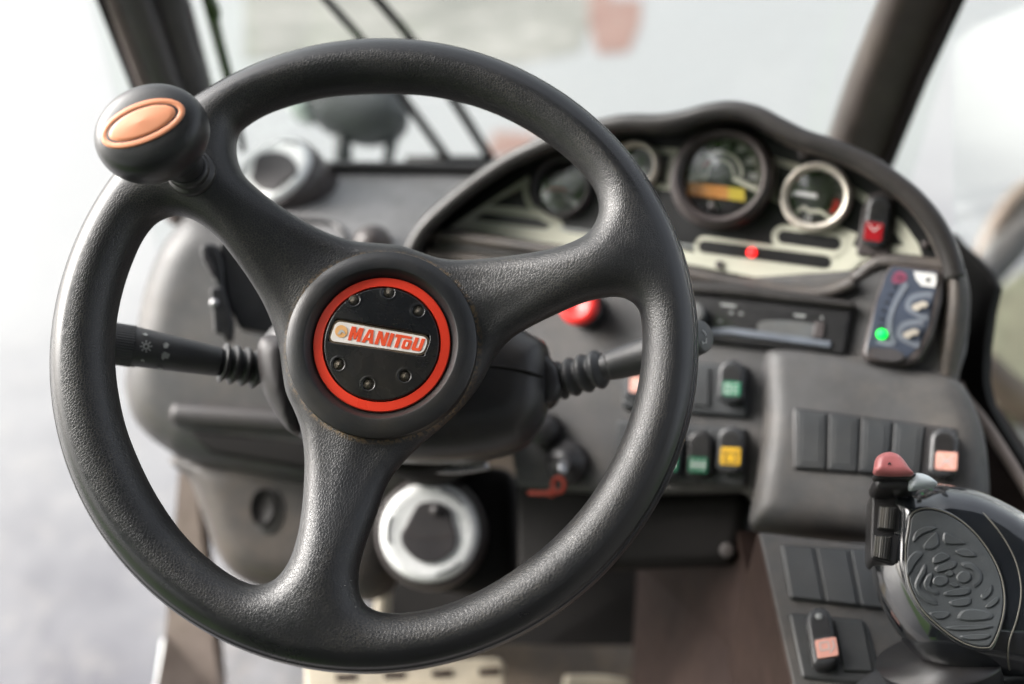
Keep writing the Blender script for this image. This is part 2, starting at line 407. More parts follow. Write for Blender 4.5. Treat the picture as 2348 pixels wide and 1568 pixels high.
M['pale'] = plastic('dusty_button', (.30, .275, .23), .6, .4, 600, .3)
M['stop'] = plastic('stop_red', (.80, .035, .03), .3, .05, 400, .05, mottle=.05)
M['lcdo'] = emit('lcd_orange', (.50, .20, .03), .05)
M['lcdy'] = emit('lcd_yellow', (.48, .37, .03), .05)
M['ledr'] = emit('led_red', (1, .015, .015), 1.3)
M['ledg'] = emit('led_green', (.0, .95, .06), .9)
M['gglass'] = glassy('gauge_glass', (1, 1, 1), .03, ior=1.9)
M['wglass'] = glassy('window_glass', (.97, .985, .98), .02)
M['joy'] = plastic('joystick_gloss', (.008, .0095, .012), .13, .03, 300, .10, (.12, .13, .13), .6, coat=1.0)
M['joypad'] = plastic('joystick_pad', (.045, .05, .053), .42, .2, 900, .15, (.16, .15, .12))
M['joyseam'] = plastic('seam_dust', (.085, .08, .065), .6, 0)
M['roller'] = plastic('roller', (.09, .088, .08), .35, .1, 900, .3)
M['joyred'] = plastic('joystick_red', (.42, .13, .13), .35, .1, 900, .12, (.5, .3, .3))
M['joywhite'] = plastic('joystick_white', (.48, .53, .55), .4, .1, 900, .1)
M['pedal'] = plastic('pedal_cream', (.52, .46, .36), .5, .1, 300, .35, (.30, .2, .11))
M['mat'] = plastic('floor_mat', (.075, .06, .048), .7, .5, 260, .7, (.22, .16, .10))
M['floorl'] = plastic('floor_steel', (.20, .20, .21), .5, .3, 200, .6, (.33, .28, .23))
M['sill'] = plastic('door_sill', (.30, .24, .21), .45, .2, 200, .4, (.35, .28, .22))
M['pillar'] = plastic('pillar_trim', (.055, .052, .052), .42, .2, 400, .15)
M['pillarbrown'] = plastic('pillar_brown', (.085, .070, .065), .45, .2, 300, .25)
M['pinkstrip'] = plastic('pillar_strip', (.20, .155, .15), .4, .2, 400, .2)
M['tag'] = plastic('tag_red', (.42, .05, .025), .5, 0)
M['metal'] = plastic('steel', (.35, .35, .36), .3, .1, 400, .2, metal=.8)
M['roof'] = plastic('headliner', (.10, .10, .10), .8, .2, 200, .1)
M['lampbody'] = plastic('lamp_housing', (.05, .056, .058), .5, .1, 300, .2, (.12, .13, .12))
M['armbrown'] = plastic('arm_brown', (.12, .085, .065), .5, .2, 60, .4)
M['armgrey'] = plastic('arm_grey', (.085, .09, .093), .5, .2, 60, .4)
M['olive'] = plastic('olive_panel', (.13, .13, .09), .5, .2, 60, .3)

# ------------------------------------------------------------------ setting: wet yard, paving, verge, lawn
def ground_mat(name, a, b_, c, rough, sc=1.0, far_glare=None):
    m, nt, b = newmat(name); L = nt.links
    tc = N(nt, 'ShaderNodeTexCoord'); co = tc.outputs['Object']
    n1 = N(nt, 'ShaderNodeTexNoise', Scale=1.6 * sc, Detail=9.0, Roughness=.7); L.new(co, n1.inputs['Vector'])
    n2 = N(nt, 'ShaderNodeTexNoise', Scale=7.0 * sc, Detail=7.0, Roughness=.7); L.new(co, n2.inputs['Vector'])
    c0 = mixc(nt, ramp(nt, n1.outputs[0], .38, .62), a, b_)
    c1 = mixc(nt, ramp(nt, n2.outputs[0], .52, .66), c0, c)
    if far_glare:  # distant sky glare painted into the base colour, paler farther out
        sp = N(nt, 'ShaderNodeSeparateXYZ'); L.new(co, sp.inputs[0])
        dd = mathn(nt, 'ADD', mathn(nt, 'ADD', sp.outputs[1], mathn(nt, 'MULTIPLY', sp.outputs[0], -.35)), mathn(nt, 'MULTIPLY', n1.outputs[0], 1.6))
        c1 = mixc(nt, ramp(nt, mathn(nt, 'MULTIPLY', dd, .2), .46, .90), c1, far_glare)
    L.new(c1, b.inputs['Base Color'])
    mr = N(nt, 'ShaderNodeMapRange'); L.new(n1.outputs[0], mr.inputs[0]); mr.inputs[1].default_value = .35; mr.inputs[2].default_value = .65
    mr.inputs[3].default_value = rough; mr.inputs[4].default_value = rough + .3; L.new(mr.outputs[0], b.inputs['Roughness'])
    bp = N(nt, 'ShaderNodeBump', Strength=.35, Distance=.01); L.new(n2.outputs[0], bp.inputs['Height']); L.new(bp.outputs[0], b.inputs['Normal'])
    return m
def sheet(name, pts, z, mat, kind='structure'):
    me = bpy.data.meshes.new(name); me.from_pydata([(x, y, 0) for x, y in pts], [], [tuple(range(len(pts)))])
    me.materials.append(mat); o = bpy.data.objects.new(name, me); col.objects.link(o); o.location = (0, 0, z); o['kind'] = kind; return o
sheet('ground', [(-200, -200), (200, -200), (200, 300), (-200, 300)], 0, ground_mat('wet_concrete', (.080, .079, .095), (.125, .124, .140), (.20, .19, .185), .28, far_glare=(.265, .27, .27)))
def gp(px, py):                   # yard position seen at a photo pixel
    d = c2w(cv(px, py, 1)) - CAMLOC; t = -CAMLOC.z / d.z; return (CAMLOC.x + d.x * t, CAMLOC.y + d.y * t)
sheet('paving', [gp(*p) for p in [(1395, 0), (1470, 0), (1466, 60), (1440, 120), (1370, 125), (1350, 60), (1350, -200), (1420, -260), (1470, -200)]], .004, ground_mat('brick_paving', (.19, .10, .08), (.22, .14, .115), (.22, .19, .175), .5, 3))
sheet('paving', [gp(*p) for p in [(1130, 300), (1230, 310), (1240, 350), (1120, 360)]], .004, bpy.data.materials['brick_paving'])
sheet('verge', [gp(*p) for p in [(560, -300), (1360, -300), (1350, 60), (1330, 120), (1180, 150), (900, 120), (560, 140)]], .003, ground_mat('worn_gravel', (.14, .14, .12), (.235, .23, .208), (.30, .29, .265), .4, .55))
lawnm = ground_mat('lawn', (.06, .15, .015), (.09, .20, .02), (.12, .18, .03), .8, 2)
sheet('lawn', [(-30, -30), (60, -30), (60, -1.6), (-30, -1.6)], .008, lawnm)

def hedge(name, cx, cy, lx, ly, hz, label):
    rng = np.random.RandomState(3); V = []; F = []
    for k in range(9000):
        p = np.array([rng.uniform(-lx, lx), rng.uniform(-ly, ly), rng.uniform(0, hz)])
        p[2] *= .85 + .15 * math.sin(p[0] * 2.1)
        a = rng.normal(size=3); a /= np.linalg.norm(a); b = np.cross(a, rng.normal(size=3)); b /= np.linalg.norm(b); s = .09
        i = len(V); V += [p - a * s, p + b * s * .5, p + a * s, p - b * s * .5]; F.append((i, i + 1, i + 2, i + 3))
    me = bpy.data.meshes.new(name); me.from_pydata([tuple(v) for v in V], [], F)
    me.materials.append(ground_mat('hedge_leaf', (.07, .17, .02), (.12, .27, .03), (.10, .2, .03), .6, 3))
    o = bpy.data.objects.new(name, me); col.objects.link(o); o.location = (cx, cy, 0); o['label'] = label; o['category'] = 'hedge'; return o
hedge('hedge', 1.5, -7, 9, .6, 2.6, 'unseen green leafy hedge added behind the machine for its reflections')  # out of view, put in to give green reflections on wheel and gauges

def tree(cx, cy, hgt, rad_, seed, label):
    rng = np.random.RandomState(seed); t = thing('tree', label, 'tree', loc=Vector((cx, cy, 0)), group='tall trees behind the machine')
    V = []; F = []
    for k in range(12):
        a = 2 * math.pi * k / 12
        for z_, r_ in ((0, .32), (hgt * .5, .2), (hgt * .85, .05)): V.append((cx + r_ * math.cos(a), cy + r_ * math.sin(a), z_))
    for k in range(12):
        for j in range(2): a, b = k * 3 + j, ((k + 1) % 12) * 3 + j; F.append((a, b, b + 1, a + 1))
    link('trunk', np.array([w2c(v) for v in V]), F, M['armbrown'], t)
    blobs = [(rng.normal(size=3) * np.array([.5, .5, .38]) * rad_ + np.array([cx, cy, hgt * .6]), rng.uniform(.35, .6) * rad_) for _ in range(12)]
    P = []; 
    for c_, r_ in blobs:
        d_ = rng.normal(size=(420, 3)); d_ /= np.linalg.norm(d_, axis=1)[:, None]; P.append(c_ + d_ * r_ * rng.uniform(.7, 1.05, (420, 1)))
    P = np.concatenate(P); a = rng.normal(size=P.shape); a /= np.linalg.norm(a, axis=1)[:, None]; b = np.cross(a, rng.normal(size=P.shape)); b /= np.linalg.norm(b, axis=1)[:, None]
    s_ = .22; Vc = np.stack([P - a * s_, P + b * s_ * .6, P + a * s_, P - b * s_ * .6], 1).reshape(-1, 3)
    Fc = np.arange(len(Vc)).reshape(-1, 4); C = (Vc - np.array(CAMLOC)) @ CRn; C[:, 2] *= -1
    link('crown', C, Fc, bpy.data.materials['hedge_leaf'], t, smooth=False)
def w2c(p): q = (np.asarray(p, float) - np.array(CAMLOC)) @ CRn; q[2] *= -1; return q
tree(-5.8, -4.6, 12, 4.4, 1, 'broad green tree behind the machine, leftmost of the trees')
tree(-1.5, -9.5, 12, 3.6, 2, 'tall green tree directly behind the machine')
tree(5.5, -8.5, 10, 3.2, 4, 'green tree behind the machine, rightmost of the trees')

# ------------------------------------------------------------------ cab frame
cab = thing('cab_frame', 'dark cab frame with front pillars, windscreen and brown side trim', 'cab', loc=Vector((0, .3, 1.25)))
def wpost(name, pts, w, dpt, mat, parent=cab, bevel=.006, label=None):
    """box-section post through (px,py,depth) points; w along camera x, dpt away from the driver"""
    P = [cv(*p) for p in pts]; V = []; F = []
    for q in P:
        f = unit(np.array([0, .3, 1.0]))
        for a, b in ((-1, 0), (1, 0), (1, 1), (-1, 1)): V.append(q + np.array([a * w / 2, 0, 0]) + f * dpt * b)
    for i in range(len(P) - 1):
        for k in range(4): F.append([i * 4 + k, i * 4 + (k + 1) % 4, (i + 1) * 4 + (k + 1) % 4, (i + 1) * 4 + k])
    F += [[0, 1, 2, 3], [len(V) - 1, len(V) - 2, len(V) - 3, len(V) - 4]]
    return link(name, V, F, mat, parent, bevel=bevel, label=label)
# left pillar: seal, pinkish strip, two trim rolls ; vertical posts continue up past the frame
wpost('door_seal', [(60, -400, .80), (228, 0, .97), (322, 240, 1.07), (392, 515, 1.16)], .012, .03, M['vdark'])
wpost('pillar_strip', [(80, -400, .80), (250, 0, .97), (343, 240, 1.06), (400, 520, 1.15)], .014, .04, M['pinkstrip'])
wpost('pillar_trim', [(120, -400, .80), (292, 0, .97), (372, 215, 1.05), (420, 480, 1.15)], .032, .05, M['pillar'], bevel=.012)
wpost('pillar', [(190, -400, .83), (362, 0, 1.0), (424, 215, 1.08), (468, 480, 1.18)], .040, .06, M['pillar'], bevel=.016)
# rubber strip with cable at the windscreen's left edge
tube('windscreen_seal', [cv(440, -160, 1.0), cv(478, 0, 1.05), cv(500, 90, 1.1), cv(522, 180, 1.13), cv(558, 345, 1.22)], [.0072, .0068, .0062, .005, .004], M['vdark'], cab)
tube('cable', [cv(490, 0, 1.04), cv(500, 30, 1.06), cv(497, 60, 1.07), cv(512, 110, 1.1), cv(530, 180, 1.13)], .003, M['armgrey'], cab, n=4)
# right pillar
wpost('pillar', [(2330, -400, .78), (2130, 0, .97), (2050, 190, 1.04), (1972, 400, 1.14)], .074, .06, M['pillarbrown'], bevel=.02)
wpost('pillar_trim', [(2275, -400, .80), (2066, 0, .985), (1988, 190, 1.055), (1912, 400, 1.155)], .020, .05, M['armgrey'], bevel=.008)
wpost('door_seal', [(2395, -400, .77), (2208, 0, .95), (2120, 190, 1.02), (2035, 400, 1.12)], .008, .03, M['vdark'])

# window panes between the pillars
def wbox(name, x0, x1, y0, y1, z0, z1, mat, parent=cab, bevel=None, label=None):
    """box in WORLD axes"""
    Wv = np.array([[x, y, z] for x in (x0, x1) for y in (y0, y1) for z in (z0, z1)])
    C = (Wv - np.array(CAMLOC)) @ CRn; C[:, 2] *= -1
    F = [(0, 1, 3, 2), (4, 6, 7, 5), (0, 4, 5, 1), (2, 3, 7, 6), (0, 2, 6, 4), (1, 5, 7, 3)]
    return link(name, C, F, mat, parent, smooth=False, bevel=bevel, label=label)
def quad(name, pts, mat, parent, th=.004):
    P = np.array([cv(*p) for p in pts]); n = unit(np.cross(P[1] - P[0], P[2] - P[0])); B = P + n * th; k = len(P)
    F = [list(range(k)), list(range(2 * k - 1, k - 1, -1))] + [[i, (i + 1) % k, k + (i + 1) % k, k + i] for i in range(k)]
    return link(name, np.concatenate([P, B]), F, mat, parent, smooth=False)
def w2c(p): q = (np.asarray(p, float) - np.array(CAMLOC)) @ CRn; q[2] *= -1; return q
wbox('windscreen', -.44, .47, 1.02, 1.026, 1.55, 2.95, M['wglass'])
wbox('roof', -.55, .60, -.75, .62, 2.96, 3.02, M['roof'])  # unseen roof, kept short so sky light reaches the dash top
wbox('rear_panel', -.50, .55, -.72, -.66, 1.25, 2.62, M['roof'])  # unseen back wall, raised to hold back light from the rear
wbox('side_wall', .58, .62, -.72, .15, 1.25, 2.62, M['roof'])  # unseen wall, added to cut light from the right
wbox('side_wall', -.60, -.56, -.72, -.22, 1.25, 2.62, M['roof'])
wbox('rear_pillar', -.52, -.44, -.72, -.64, 2.05, 2.96, M['pillar'])
wbox('rear_pillar', .50, .58, -.72, -.64, 2.05, 2.96, M['pillar'])
# cab floor, mat and door sill
wbox('floor', -.42, .60, -.66, 1.15, 1.19, 1.22, M['floorl'])
wbox('floor_mat', -.16, .46, .25, 1.08, 1.2215, 1.232, M['mat'], bevel=.004)
quad('sill_panel', [(428, 1055, 1.20), (462, 1055, 1.20), (480, 1300, 1.24), (520, 1568, 1.20), (330, 1700, 1.10), (372, 1568, 1.16), (398, 1420, 1.2)], M['sill'], cab, .03)
tube('door_rubber', [cv(432, 1050, 1.2), cv(420, 1200, 1.2), cv(402, 1400, 1.19), cv(392, 1480, 1.18)], .006, M['vdark'], cab)
tube('sill_edge', [cv(392, 1470, 1.19), cv(378, 1568, 1.16), cv(350, 1700, 1.1)], .011, M['silver'], cab)

# right-hand window surround and side trim
PR0 = Plane(cv(2250, 900, .86), (.3, -.1, -.95), (-.92, .15, -.36))
seal_out = [(2172, 530), (2193, 556), (2226, 585), (2260, 621), (2277, 656), (2264, 716), (2253, 797), (2250, 869), (2262, 926), (2297, 990), (2350, 1072), (2420, 1180), (2420, 1240), (2350, 1125), (2283, 1012), (2236, 942), (2193, 890), (2190, 821), (2203, 726), (2210, 654), (2192, 600), (2160, 545)]
poly('window_seal', seal_out, PR0, 0, -.012, M['vdark'], cab, bevel=.002)
dotted = []
ed = smooth_closed(np.array(seal_out[:12], float), 10, False)
V = []; F = []
for i in range(0, len(ed), 1):
    for s_ in (0, .5):
        q = ed[i] * (1 - s_) + ed[min(i + 1, len(ed) - 1)] * s_
        c = PR0.hit(q[0] + 1.5, q[1] - 1.0, .001); b0 = len(V); r_ = .0012
        for k in range(8): V.append(c + r_ * (math.cos(k * math.pi / 4) * PR0.r + math.sin(k * math.pi / 4) * PR0.w))
        F.append(list(range(b0, b0 + 8)))
link('dot_border', V, F, M['vdark'], cab, smooth=False)
poly('side_window', [(2185, 545), (2180, -300), (2900, -300), (2900, 1700), (2420, 1220), (2283, 1000), (2220, 900)], PR0, -.006, -.010, M['wglass'], cab)
poly('side_trim', [(2195, 886), (2240, 940), (2285, 1012), (2350, 1125), (2430, 1260), (2430, 1500), (2300, 1420), (2200, 1250), (2180, 1000)], PR0, .004, -.03, M['brown'], cab, bevel=.003)
tube('trim_edge', [PR0.hit(x, y, .006) for x, y in [(2197, 880), (2212, 912), (2250, 960), (2285, 1012), (2350, 1116), (2430, 1250)]], .0048, M['sill'], cab, n=4)

# ------------------------------------------------------------------ steering wheel
TH = R(12); WC = np.array([-.082, .0033, .6])
PW = Plane(WC, (1, 0, 0), (0, math.sin(TH), -math.cos(TH)))
RW = .1941
holes = {
 'a': [(538,335),(543,300),(566,277),(605,254),(650,237),(700,223),(760,212),(830,207),(900,206),(960,209),(1020,218),(1080,233),(1140,255),(1200,285),(1250,317),(1300,356),(1340,396),(1364,432),(1373,468),(1368,500),(1348,532),(1315,553),(1265,570),(1200,582),(1130,591),(1060,596),(1010,592),(970,580),(920,563),(860,557),(810,552),(755,535),(700,508),(640,470),(590,432),(560,402),(544,370)],
 'b': [(400,489),(430,496),(462,514),(500,547),(536,592),(570,640),(600,690),(622,740),(637,790),(646,850),(655,900),(675,945),(690,990),(697,1050),(696,1110),(691,1170),(681,1230),(664,1282),(640,1318),(612,1336),(578,1340),(540,1326),(500,1301),(450,1260),(400,1205),(350,1130),(310,1050),(280,970),(263,890),(256,820),(257,760),(265,700),(280,640),(300,585),(320,543),(345,510),(372,494)],
 'c': [(1380,680),(1420,677),(1450,688),(1468,713),(1474,760),(1472,820),(1464,880),(1449,940),(1425,1010),(1390,1080),(1345,1150),(1290,1213),(1230,1268),(1160,1318),(1090,1358),(1010,1390),(940,1404),(882,1405),(845,1393),(826,1368),(820,1330),(825,1290),(840,1240),(861,1180),(885,1115),(918,1066),(963,1020),(1015,975),(1062,930),(1102,878),(1135,815),(1175,772),(1225,742),(1285,713),(1335,692)]}
def zc_of(r): t = np.clip((r - .055) / (.155 - .055), 0, 1); t = t * t * (3 - 2 * t); return -.020 * (1 - t)
def wheel_loc(px, py):
    h = 0.0
    for _ in range(6):
        a = PW.loc(px, py, h); h = float(zc_of(np.hypot(*a))) + .002
    return a
wheel = thing('steering_wheel', 'black grained three-spoke steering wheel with red ringed hub and spinner knob', 'steering wheel', M=PW.mat())
vox = .0014
xs = np.arange(-RW - .004, RW + .004, vox); X, Y = np.meshgrid(xs, xs, indexing='ij'); rr = np.hypot(X, Y)
d2 = rr - RW
for k, pts in holes.items():
    P = smooth_closed(np.array([wheel_loc(*p) for p in pts]), 5)
    d2 = np.maximum(d2, -seg_dist(X, Y, P))
zc = zc_of(rr)
t_ = np.clip((rr - .06) / .09, 0, 1); hh = .0120 + (.0168 - .0120) * t_ ** 2 * (3 - 2 * t_)
er = hh * .97
# spokes are crowned: thickness grows with distance from the edge
crown = .0045 * np.clip((-d2 - .010) / .024, 0, 1)
for _ in range(26):
    crown = (crown + np.roll(crown, 1, 0) + np.roll(crown, -1, 0) + np.roll(crown, 1, 1) + np.roll(crown, -1, 1)) / 5
zs = np.arange(-.042, .0245, vox)
Z = zs[None, None, :] - zc[..., None]
hup = hh + crown
qx = (d2 + er)[..., None]; qy = np.where(Z > 0, Z - (hup - er)[..., None], -Z - (hh - er)[..., None])
G = np.minimum(np.maximum(qx, qy), 0) + np.sqrt(np.maximum(qx, 0) ** 2 + np.maximum(qy, 0) ** 2) - er[..., None]
HT = -.020 + .0120 + .0045
hubc = PW.hit(873, 785, HT + .004); hl = PW.loc(873, 785, HT + .004)
ho = PW.at(hl[0], hl[1], 0); kpx = hubc[2] / FPX
Rc = 221 * kpx; Ri = 176 * kpx; Rr = 160 * kpx; Rd = 135 * kpx
print('hub', hl, Rc)
G = np.maximum(G, -np.maximum(np.hypot(X - hl[0], Y - hl[1])[..., None] - (Rc - .0035), (HT - .009) - zs[None, None, :] + 0 * G))
M['skin'] = leather_mat(hl, Rc)
Vw, Fw = surface_nets(G, np.array([xs[0], xs[0], zs[0]]), vox)
def wl2c(A): A = np.asarray(A, float); return PW.p0 + A[:, :1] * PW.r + A[:, 1:2] * PW.w + A[:, 2:3] * PW.n
link('rim', wl2c(Vw), Fw, M['skin'], wheel)

lathe('hub_cap', ho, PW.n, [(Rc, HT - .008), (Rc, HT + .0006), (Rc - .0005, HT + .0022), (Rc - .0016, HT + .0030), ((Rc + Ri) / 2, HT + .0042), (Ri + .001, HT + .0048), (Ri + .0002, HT + .0046), (Ri - .0004, HT + .0040), (Rr + .0004, HT - .0012), (Rr, HT - .002), (Rr - .002, HT - .002), (Rr - .002, HT - .008)], M['cap'], wheel, 160, cap=False, sharp=24)
lathe('red_ring', ho, PW.n, [(Rr - .0004, HT - .004), (Rr - .0004, HT - .0006), (Rr - .0009, HT + .0001), (Rd + .0006, HT + .0006), (Rd + .0003, HT + .0002), (Rd + .0003, HT - .004)], M['red'], wheel, 160, cap=False, sharp=24)
# disc with dimples and a recessed badge slot
cA = crop(1000, 800, 1.568)
dim = [PW.loc(*cA(*p), HT + .002) - hl for p in [(642, 620), (862, 574), (1047, 690), (548, 1023), (735, 1147), (962, 1097)]]
slotpx = [(484, 860), (494, 800), (520, 755), (550, 738), (800, 780), (1090, 832), (1122, 856), (1116, 900), (1092, 955), (1060, 975), (800, 934), (510, 892)]
slot = smooth_closed(np.array([PW.loc(*cA(*p), HT + .001) - hl for p in slotpx]), 4)
NR, NT = 120, 360
rs = np.linspace(0, Rd, NR); ts = np.linspace(0, 2 * np.pi, NT, endpoint=False)
RR, TT = np.meshgrid(rs, ts, indexing='ij'); DX, DY = RR * np.cos(TT), RR * np.sin(TT)
H = HT + .0028 - .0016 * (RR / Rd) ** 2
H = H - .0022 * np.clip((RR - (Rd - .0014)) / .0014, 0, 1) ** 2
def sst(x): x = np.clip(x, 0, 1); return x * x * (3 - 2 * x)
for c in dim:
    q = np.hypot(DX - c[0], DY - c[1]); rd = 14.5 * kpx
    H = H - .0013 * sst((rd - q) / .0008) + .00025 * np.exp(-((q - rd - .0006) / .0006) ** 2)
ds = seg_dist(DX, DY, slot); H = H - .0026 * sst(-ds / .0009)
Vd = np.stack([DX.ravel(), DY.ravel(), H.ravel()], 1); Fd = []
for i in range(NR - 1):
    for j in range(NT):
        if i == 0: Fd.append((j * 0, NT + j, NT + (j + 1) % NT)) if j < NT else None
        else: Fd.append((i * NT + j, i * NT + (j + 1) % NT, (i + 1) * NT + (j + 1) % NT, (i + 1) * NT + j))
b0 = len(Vd); sk = Vd[(NR - 1) * NT:].copy(); sk[:, 2] = HT - .006; Vd = np.concatenate([Vd, sk])
for j in range(NT): Fd.append(((NR - 1) * NT + j, (NR - 1) * NT + (j + 1) % NT, b0 + (j + 1) % NT, b0 + j))
Vd[:, :2] += hl
disc = link('hub_disc', wl2c(Vd), Fd, M['disc'], wheel)
for c in dim:
    o = PW.at(hl[0] + c[0], hl[1] + c[1], HT + .0028 - .0016 * (np.hypot(*c) / Rd) ** 2 - .0013 + .0003)
    lathe('dimple', o, PW.n, [(12.2 * kpx, 0.0), (9 * kpx, -.0001), (0, -.0002)], M['dimple'], disc, 24)
# badge
bh = HT + .0006
def roundpoly(P, rads, n=7):
    P = np.asarray(P, float); o = []
    for i in range(len(P)):
        a, b, c = P[i - 1], P[i], P[(i + 1) % len(P)]; r_ = rads[i]
        u, v = unit(a - b), unit(c - b); p0, p2 = b + u * r_, b + v * r_
        for k in range(n + 1): t = k / n; o.append(p0 * (1 - t) ** 2 + 2 * b * t * (1 - t) + p2 * t * t)
    return o
big = roundpoly([(524, 741), (1128, 846), (1086, 972), (478, 886)], [46, 60, 46, 46])
poly('badge_grime', [cA(*p) for p in big], PW, bh + .0002, bh - .002, M['badgeedge'], wheel)
sm = roundpoly([(534, 752), (1117, 856), (1079, 961), (490, 877)], [40, 52, 40, 40])
badge = poly('badge', [cA(*p) for p in sm], PW, bh + .0006, bh - .001, M['badge'], wheel, bevel=.0003)
LET = {  # heavy block letters on a unit height cell
 'M': [[(0,0),(0,1),(.36,1),(.5,.5),(.64,1),(1,1),(1,0),(.72,0),(.72,.62),(.58,.12),(.42,.12),(.28,.62),(.28,0)]],
 'A': [[(0,0),(.28,1),(.66,1),(.94,0),(.64,0),(.59,.2),(.34,.2),(.29,0)], 'H', [(.39,.4),(.47,.76),(.55,.4)]],
 'N': [[(0,0),(0,1),(.32,1),(.6,.42),(.6,1),(.88,1),(.88,0),(.58,0),(.28,.6),(.28,0)]],
 'I': [[(0,0),(0,1),(.3,1),(.3,0)]],
 'T': [[(.2,0),(.2,.76),(0,.76),(0,1),(1.3,1),(1.3,.80),(.5,.80),(.5,0)]],
 'O': [[(.08,0),(0,.1),(0,.62),(.08,.72),(.62,.72),(.7,.62),(.7,.1),(.62,0)], 'H', [(.27,.2),(.27,.54),(.43,.54),(.43,.2)]],
 'U': [[(.1,0),(0,.12),(0,1),(.29,1),(.29,.22),(.52,.22),(.52,1),(.81,1),(.81,.12),(.71,0)]]}
def bil(u, v):   # lettering field of the badge: lower-left, lower-right, upper-right, upper-left in crop px
    a, b, c, d = np.array((606, 872)), np.array((1062, 944)), np.array((1092, 866)), np.array((632, 786))
    return (a * (1 - u) + b * u) * (1 - v) + (d * (1 - u) + c * u) * v
xx = 0.0; widths = dict(M=1.0, A=.94, N=.88, I=.3, T=.62, O=.7, U=.81); tot = sum(widths[c] for c in 'MANITOU') + 6 * .13
V = []; F = []
lay = bh + .0009
for ch in 'MANITOU':
    for item in LET[ch]:
        if item == 'H': continue
    outer = LET[ch][0]; hole = LET[ch][2] if len(LET[ch]) > 2 else None
    def put(shape, h):
        b0 = len(V)
        for x, y in shape:
            q = bil((xx + x) / tot, y); V.append(PW.hit(*cA(*q), h))
        F.append(list(range(b0, b0 + len(shape))))
    put(outer, lay)
    if hole is not None:
        HV = [PW.hit(*cA(*bil((xx + x) / tot, y)), lay + .0002) for x, y in hole]
        HB = [p - PW.n * .0002 for p in HV]; k = len(HV)
        link('letter_counter', HV + HB, [list(range(k)), list(range(2 * k - 1, k - 1, -1))] + [[i, (i + 1) % k, k + (i + 1) % k, k + i] for i in range(k)], M['badge'], badge, smooth=False)
    xx += widths[ch] + .13
V = np.array(V); nV = len(V); Vb = V - PW.n * .0006
F2 = []
for f in F:
    F2.append(f); F2.append([i + nV for i in f][::-1]); F2 += [[f[i], f[(i + 1) % len(f)], f[(i + 1) % len(f)] + nV, f[i] + nV] for i in range(len(f))]
link('lettering', np.concatenate([V, Vb]), F2, M['letter'], badge, smooth=False)
em = [cA(566 + 39 * math.cos(a), 818 + 39 * math.sin(a)) for a in np.linspace(0, 2 * math.pi, 24, endpoint=False)]
poly('emblem', em, PW, lay, lay - .0003, M['emblem'], badge)
poly('emblem_mark', [cA(*p) for p in [(542, 835), (556, 812), (570, 806), (585, 818), (590, 836), (578, 826), (568, 822), (556, 838)]], PW, lay + .0002, lay, M['emblem2'], badge)

# spinner knob
kb = PW.loc(441, 398, .014); ko = PW.at(kb[0], kb[1], .0)
kd = Plane(ko, PW.r * math.cos(R(22)) + PW.w * math.sin(R(22)), PW.n)
collar_prof = [(.0150, .010), (.0150, .0170), (.0140, .0188), (.0125, .0190), (.0120, .0205), (.0128, .0225), (.0115, .0240), (.0105, .0245)]
kprof = [(.0100, .022), (.0108, .030), (.0122, .0365), (.0150, .0425), (.0192, .0478), (.0238, .0525), (.0268, .0570), (.0280, .0615), (.0277, .0655), (.0262, .0695), (.0230, .0722), (.0180, .0738), (.0100, .0747), (.0001, .0750)]
kprof = [(r_, .022 + (h_ - .022) * 1.24) for r_, h_ in kprof]; KTOP = kprof[-1][1]
kprof_s = smooth_closed(np.array(kprof), 4, False)
KAX = unit(PW.n - .05 * PW.r); KD = Plane(ko, kd.r, KAX)
knob = lathe('spinner_knob', ko, KAX, [tuple(p) for p in kprof_s], M['knob'], wheel, 96, 1.12, .97, kd.r)
lathe('collar', ko, PW.n, collar_prof, M['black'], knob, 64)
# inlay: follows the crown
def knob_h(a, b):
    q = math.hypot(a / 1.12, b / .97); P = kprof_s[::-1]
    for i in range(len(P) - 1):
        if P[i][0] <= q <= P[i + 1][0]:
            t = (q - P[i][0]) / (P[i + 1][0] - P[i][0] + 1e-9); return P[i][1] * (1 - t) + P[i + 1][1] * t
    return KTOP
V = []; F = []; NA, NB = 24, 72; A0, B0 = .0246, .0122
for i in range(NA + 1):
    s_ = i / NA
    for j in range(NB):
        a = 2 * math.pi * j / NB; x, y = A0 * s_ * math.cos(a), B0 * s_ * math.sin(a)
        h = knob_h(x, y) + .0006
        g = math.hypot(x / (A0 * .80), y / (B0 * .68)); h += -.0009 * math.exp(-((g - 1) / .07) ** 2) + .0009 * max(0, 1 - g)
        if i == NA: h -= .002
        V.append(KD.at(x, y, h))
for i in range(NA):
    for j in range(NB): F.append((i * NB + j, i * NB + (j + 1) % NB, (i + 1) * NB + (j + 1) % NB, (i + 1) * NB + j))
link('inlay', V, F, M['orange'], knob)

# ------------------------------------------------------------------ steering column with stalks
colm = thing('steering_column', 'dark steering column shroud behind the wheel hub with a lever on each side', 'steering column', loc=c2w(cv(900, 950, .78)))
PK = Plane(cv(930, 900, .70), (1, -.06, 0), (0, math.sin(TH), -math.cos(TH)))
pillow('shroud', [(612, 800), (700, 720), (900, 660), (1100, 700), (1200, 770), (1248, 798), (1259, 830), (1262, 880), (1257, 940), (1228, 998), (1180, 1034), (1080, 1056), (960, 1060), (800, 1045), (700, 1010), (645, 950), (612, 880)], PK, .025, -.07, .03, M['black'], colm, vox=.0032)
tube('shroud_seam', [PK.hit(x, y, .0245) for x, y in [(1100, 838), (1142, 841), (1180, 846)]] + [PK.hit(x, y, .021) for x, y in [(1222, 857)]] + [PK.hit(1258, 872, .004)], .0013, M['vdark'], colm, n=5)
lathe('column_tube', PK.at(0, .0, -.06), -PK.n, [(.05, 0), (.05, .25), (.045, .5)], M['vdark'], colm, 32)
